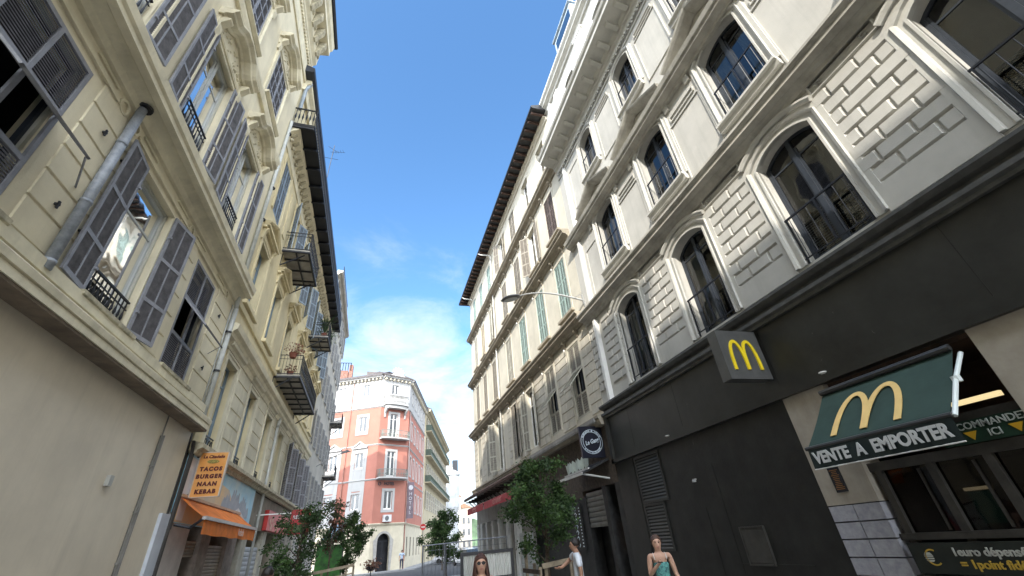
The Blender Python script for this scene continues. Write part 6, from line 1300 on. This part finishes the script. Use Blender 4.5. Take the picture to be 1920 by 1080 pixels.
def person(label, loc, rz, h, skinc, hairc, top, bottom, hair='long', pose='phone', glasses=False, female=True, strap=False, lean=0.):
    """figure facing -Y at rz 0, feet at z 0, height h"""
    k = h/1.70; t = thing("person", label, "person", loc); t.rotation_euler.z = rz
    sh = (.165 if female else .20)*k; hp_ = .10*k; ln = lean
    def v(x, y, z, r): return (x*1., y-ln*max(0, z-.95*k), z, r)
    V = {'pel': v(0, 0, .95*k, (.135*k, .105*k)), 'wst': v(0, 0, 1.08*k, (.115*k, .085*k)), 'rib': v(0, .005, 1.24*k, (.135*k, .095*k)), 'che': v(0, 0, 1.36*k, (.14*k if female else .165*k, .095*k)), 'nk0': v(0, .012, 1.45*k, .078*k), 'nk1': v(0, .012, 1.495*k, .054*k), 'jaw': v(0, -.030, 1.528*k, (.062*k, .068*k)), 'fac': v(0, -.014, 1.585*k, (.086*k, .102*k)), 'sku': v(0, .004, 1.637*k, (.090*k, .108*k)), 'top': v(0, .006, 1.68*k, (.045*k, .055*k))}
    E_ = [('pel', 'wst'), ('wst', 'rib'), ('rib', 'che'), ('che', 'nk0'), ('nk0', 'nk1'), ('nk1', 'jaw'), ('jaw', 'fac'), ('fac', 'sku'), ('sku', 'top')]
    def limb(pts, names, start):
        for (n, p) in zip(names, pts): V[n] = p
        ch_ = [start]+list(names); E_.extend(zip(ch_, ch_[1:]))
    hands = {}
    for s, sd_ in ((-1, 'r'), (1, 'l')):
        limb([v(s*hp_, 0, .86*k, .092*k), v(s*(hp_+.01), -.01, .50*k, .062*k), v(s*(hp_+.01), .01, .28*k, .055*k), v(s*(hp_+.01), .015, .09*k, .038*k), v(s*(hp_+.02), -.06*k, .04*k, (.038*k, .03*k)), v(s*(hp_+.03), -.15*k, .03*k, (.036*k, .02*k))], [sd_+q for q in ('hip', 'kne', 'clf', 'ank', 'ft1', 'ft2')], 'pel')
        if pose == 'phone' and s < 0: pts = [v(s*sh, .0, 1.425*k, .056*k), v(s*(sh+.045), .0, 1.14*k, .040*k), v(s*.12, -.17, 1.25*k, .029*k), v(s*.05, -.23, 1.31*k, (.036*k, .020*k))]
        elif pose == 'phone': pts = [v(s*sh, .0, 1.425*k, .056*k), v(s*(sh+.06), .02, 1.12*k, .040*k), v(s*(sh+.14), -.05, .90*k, .029*k), v(s*(sh+.17), -.08, .82*k, (.036*k, .018*k))]
        elif pose == 'reach' and s < 0: pts = [v(s*sh, .0, 1.43*k, .062*k), v(s*(sh+.18), -.10, 1.33*k, .045*k), v(s*(sh+.10), -.30, 1.22*k, .033*k), v(s*(sh+.06), -.38, 1.21*k, (.042*k, .02*k))]
        else: pts = [v(s*sh, .0, 1.425*k, .058*k), v(s*(sh+.05), .02, 1.12*k, .041*k), v(s*(sh+.06), -.03, .90*k, .030*k), v(s*(sh+.06), -.06, .81*k, (.038*k, .018*k))]
        limb(pts, [sd_+q for q in ('sho', 'elb', 'wri', 'plm')], 'che')
        P = Vector(V[sd_+'plm'][:3]); Wr = Vector(V[sd_+'wri'][:3]); d = (P-Wr).normalized(); si = d.cross(Vector((0, -.6, .8))).normalized()
        cu = d.cross(si).normalized()
        for j in range(4):
            b0 = P+si*(j-1.5)*.019*k+d*.02; L_ = (.062, .072, .068, .055)[j]*k; m1 = b0+d*L_*.5-cu*.008; m2 = b0+d*L_*.85-cu*.032
            V['%sf%da' % (sd_, j)] = (*m1, .0085*k); V['%sf%db' % (sd_, j)] = (*m2, .0065*k); E_.extend([(sd_+'plm', '%sf%da' % (sd_, j)), ('%sf%da' % (sd_, j), '%sf%db' % (sd_, j))])
        th0 = P-d*.01+si*.035*k*(1 if s > 0 else -1)-cu*.01; V[sd_+'tha'] = (*th0, .011*k); V[sd_+'thb'] = (*(th0+d*.035-cu*.015), .008*k); E_.extend([(sd_+'plm', sd_+'tha'), (sd_+'tha', sd_+'thb')])
        hands[sd_] = P
    sm = mat("skin_"+skinc[0], skinc[1], .5, .06, 12, spec=.35)
    me = skin("body", V, E_, 'pel', sm, 2)
    # sculpt the face on the one continuous surface
    H = Vector(V['fac'][:3]); 
    def push(c, r, d):
        c = Vector(c); d = Vector(d)
        for q in me.vertices:
            l_ = (q.co-c).length
            if l_ < r*2.5: q.co += d*math.exp(-(l_/r)**2)
    fy = min(q.co.y for q in me.vertices if abs(q.co.x) < .02 and abs(q.co.z-H.z) < .02)
    push((0, fy, H.z-.010), .013, (0, -.034*k, -.004)); push((0, fy, H.z+.010), .010, (0, -.012*k, 0)); push((-.03, fy+.01, H.z+.022), .016, (0, .010, 0)); push((.03, fy+.01, H.z+.022), .016, (0, .010, 0)); push((0, fy, H.z-.045*k), .014, (0, -.006, 0)); push((0, fy, H.z-.075*k), .02, (0, -.012, 0))
    for s in (-1, 1): push((s*.078*k, H.y+.015, H.z+.005), .016, (s*.014, .01, 0))
    place("body", me, t, loc).location = (0, 0, 0)
    def child(name, mesh): o = bpy.data.objects.new(name, mesh); COL.objects.link(o); o.parent = t; return o
    for s in (-1, 1): child("eye", MB().lathe([(.003, -.007), (.013, 0), (.003, .007)], (s*.030*k, fy+.010, H.z+.022), 8).mesh("eye", mat("eye_dark", (.03, .02, .015), .2)))
    b = MB()
    for s in (-1, 1): b.tube([(s*.016, fy+.004, H.z+.040), (s*.032, fy+.003, H.z+.046), (s*.048, fy+.016, H.z+.040)], .003, 4)
    child("eyebrows", b.mesh("eyebrows", mat("hair_"+hairc[0], hairc[1], .5, .35, 60, .3, 200, spec=.4)))
    b = MB(); b.tube([(-.026, fy+.004, H.z-.045*k), (-.008, fy-.006, H.z-.042*k), (.008, fy-.006, H.z-.042*k), (.026, fy+.004, H.z-.045*k)], [.002, .005, .005, .002], 6); child("lips", b.mesh("lips", mat("lips", (.35, .10, .09), .5)))
    hm = mat("hair_"+hairc[0], hairc[1], .5, .35, 60, .3, 200, spec=.4)
    # hair: shell around the skull plus strands
    b = MB(); C_ = Vector((0, H.y+.026, 1.612*k)); n, mm_ = 18, 12; rows = []
    for i in range(mm_+1):
        e = math.pi/2-(math.pi*.62)*i/mm_
        for j in range(n):
            a = 2*math.pi*j/n; x = math.cos(a); y = math.sin(a); r = 1+.05*math.sin(j*5+i)
            fr = max(0, -y)**2          # open the face
            zz_ = math.sin(e)*.118*k*r+(fr*max(0, -math.sin(e-.62)))*.105*k
            rad = math.cos(e)*.104*k*r; rows.append((C_.x+x*rad*.92, C_.y+y*rad*1.08+(fr*.02), C_.z+max(zz_, -.03 if fr < .1 else zz_)))
    b.add(rows, [(i*n+j, i*n+(j+1) % n, (i+1)*n+(j+1) % n, (i+1)*n+j) for i in range(mm_) for j in range(n)])
    if hair == 'long':
        rr = random.Random(4)
        for i in range(46):
            a = math.pi*(-.18+1.36*i/45); x = math.cos(a); y = math.sin(a); o_ = Vector((x*.080*k, C_.y+y*.088*k, C_.z+.03)); 
            pts = [o_, o_+Vector((x*.014, y*.012, -.09*k)), o_+Vector((x*.022+rr.gauss(0, .005), y*.02-.01, -.20*k)), o_+Vector((x*.03+rr.gauss(0, .01), y*.02-.03*(1 if y < .2 else 0), -.30*k-rr.random()*.05))]
            b.tube([tuple(p) for p in pts], [.016, .018, .016, .004], 5)
    elif hair == 'bun': b.lathe([(.005, -.035), (.035, -.02), (.04, 0), (.03, .025), (.005, .035)], (0, C_.y+.10*k, C_.z+.03), 10); 
    child("hair", b.mesh("hair", hm, smooth=True))
    # clothing shells over the body
    def sub(names, ed, th, nm, m, lv=2):
        VV = {n: V[n] for n in names}; return child(nm, skin(nm, VV, [e for e in ed if e[0] in VV and e[1] in VV], names[0], m, lv, th))
    if top:
        nm, tm, sleeves = top
        names = ['wst', 'pel', 'rib', 'che']
        if sleeves:
            for q in ('r', 'l'):
                names += [q+'sho']; e1 = Vector(V[q+'sho'][:3]).lerp(Vector(V[q+'elb'][:3]), .72); V[q+'slv'] = (*e1, .050*k)
                E_.append((q+'sho', q+'slv')); names.append(q+'slv')
            V['nkc'] = (V['nk0'][0], V['nk0'][1]+.004, V['nk0'][2]-.008, .082*k); E_.append(('che', 'nkc')); names.append('nkc'); V['che'] = (V['che'][0], V['che'][1], V['che'][2]+.02, (V['che'][3][0]+.02, V['che'][3][1]+.015))
        else:
            V['che'] = (V['che'][0], V['che'][1], 1.345*k, V['che'][3])
        sub(names, E_, .020 if sleeves else .012, nm, tm)
        if not sleeves:
            b = MB()
            for s in (-1, 1): b.tube([(s*.10*k, -.105*k, 1.36*k), (s*.105*k, -.075*k, 1.42*k), (s*.10*k, .0, 1.455*k), (s*.10*k, .08*k, 1.36*k)], .007, 5)
            child("strap", b.mesh("strap", mat("strap_white", (.55, .55, .52), .7)))
    if bottom:
        nm, bm_, kind = bottom
        if kind == 'skirt':
            b = MB(); n = 28; P = []
            for i in range(6):
                z = (1.0-.09*i)*k
                for j in range(n): a = 2*math.pi*j/n; r = (.132+.032*i+.012*math.sin(j*3)*i/5)*k; P.append((r*math.cos(a)*1.1, r*math.sin(a)*.85, z))
            b.add(P, [(i*n+j, i*n+(j+1) % n, (i+1)*n+(j+1) % n, (i+1)*n+j) for i in range(5) for j in range(n)]); child(nm, b.mesh(nm, bm_, smooth=True))
        else: sub(['pel', 'rhip', 'rkne', 'rclf', 'rank', 'lhip', 'lkne', 'lclf', 'lank'], E_, .014, nm, bm_)
    for q in ('r', 'l'): sub([q+'ft1', q+'ft2', q+'ank'], E_, .008, "shoe", mat("shoe_dark", (.04, .035, .03), .5), 1)
    if glasses:
        b = MB()
        for s in (-1, 1): b.prism([(s*.033*k+.026*k*math.cos(a), H.z+.024+.021*k*math.sin(a)) for a in [2*math.pi*i/12 for i in range(12)]], 'n', fy-.012, fy-.004)
        b.box(-.012, .012, fy-.011, fy-.006, H.z+.028, H.z+.034)
        for s in (-1, 1): b.box(min(s*.058*k, s*.064*k), max(s*.058*k, s*.064*k), fy-.008, fy+.09, H.z+.026, H.z+.034)
        child("sunglasses", b.mesh("sunglasses", mat("sunglass", (.012, .01, .01), .4, spec=.3)))
    if pose == 'phone':
        p = hands['r']; b = MB(); b.box(p.x-.03, p.x+.04, p.y-.13, p.y-.0, p.z+.015, p.z+.025); child("phone", b.mesh("phone", mat("phone_black", (.02, .02, .02), .2)))
    return t
SK1 = ("fair", (.52, .31, .22)); SK2 = ("tan", (.36, .20, .13))
DRS = mat("dress_print", (.14, .42, .36), .8, 0, 26, col2=(.008, .015, .05)); 
person("woman in a patterned teal strap top looking at her phone by the black wall", (4.62, 7.5, 0), R(-24), 1.66, SK1, ("brown", (.085, .045, .03)), ("top", DRS, False), ("skirt", DRS, 'skirt'), hair='bun', pose='phone')
person("woman with long brown hair and dark sunglasses in front of the ribbed canvas screen", (1.375, 6.85, 0), R(-8), 1.655, SK1, ("chestnut", (.075, .03, .02)), ("top", mat("top_grey", (.16, .17, .2), .8), False), ("trousers", mat("denim", (.05, .07, .12), .8), 'tr'), hair='long', pose='stand', glasses=True)
person("man in a white T-shirt turned sideways, reaching over the large planter beside the tree", (3.93, 9.5, 0), R(-105), 1.72, SK2, ("dark", (.02, .015, .012)), ("t_shirt", mat("tshirt_white", (.60, .63, .68), .8, .06, 6), True), ("trousers", mat("navy", (.03, .035, .06), .8), 'tr'), hair='short', pose='reach', female=False, lean=.02)
person("person in a red top walking below the red fascia sign on the left", (-1.98, 10.2, 0), R(150), 1.73, SK2, ("dark", (.02, .015, .012)), ("t_shirt", mat("tshirt_red", (.42, .04, .06), .8, .1, 6), True), ("trousers", MATS["navy"], 'tr'), hair='short', pose='stand', female=False)
person("distant pedestrian in a pale blue shirt on the pavement outside the pink hotel", (2.25, 53.6, .13), R(0), 1.74, SK2, ("dark", (.02, .015, .012)), ("t_shirt", mat("tshirt_blue", (.35, .42, .52), .8), True), ("trousers", MATS["navy"], 'tr'), hair='short', pose='stand', female=False)
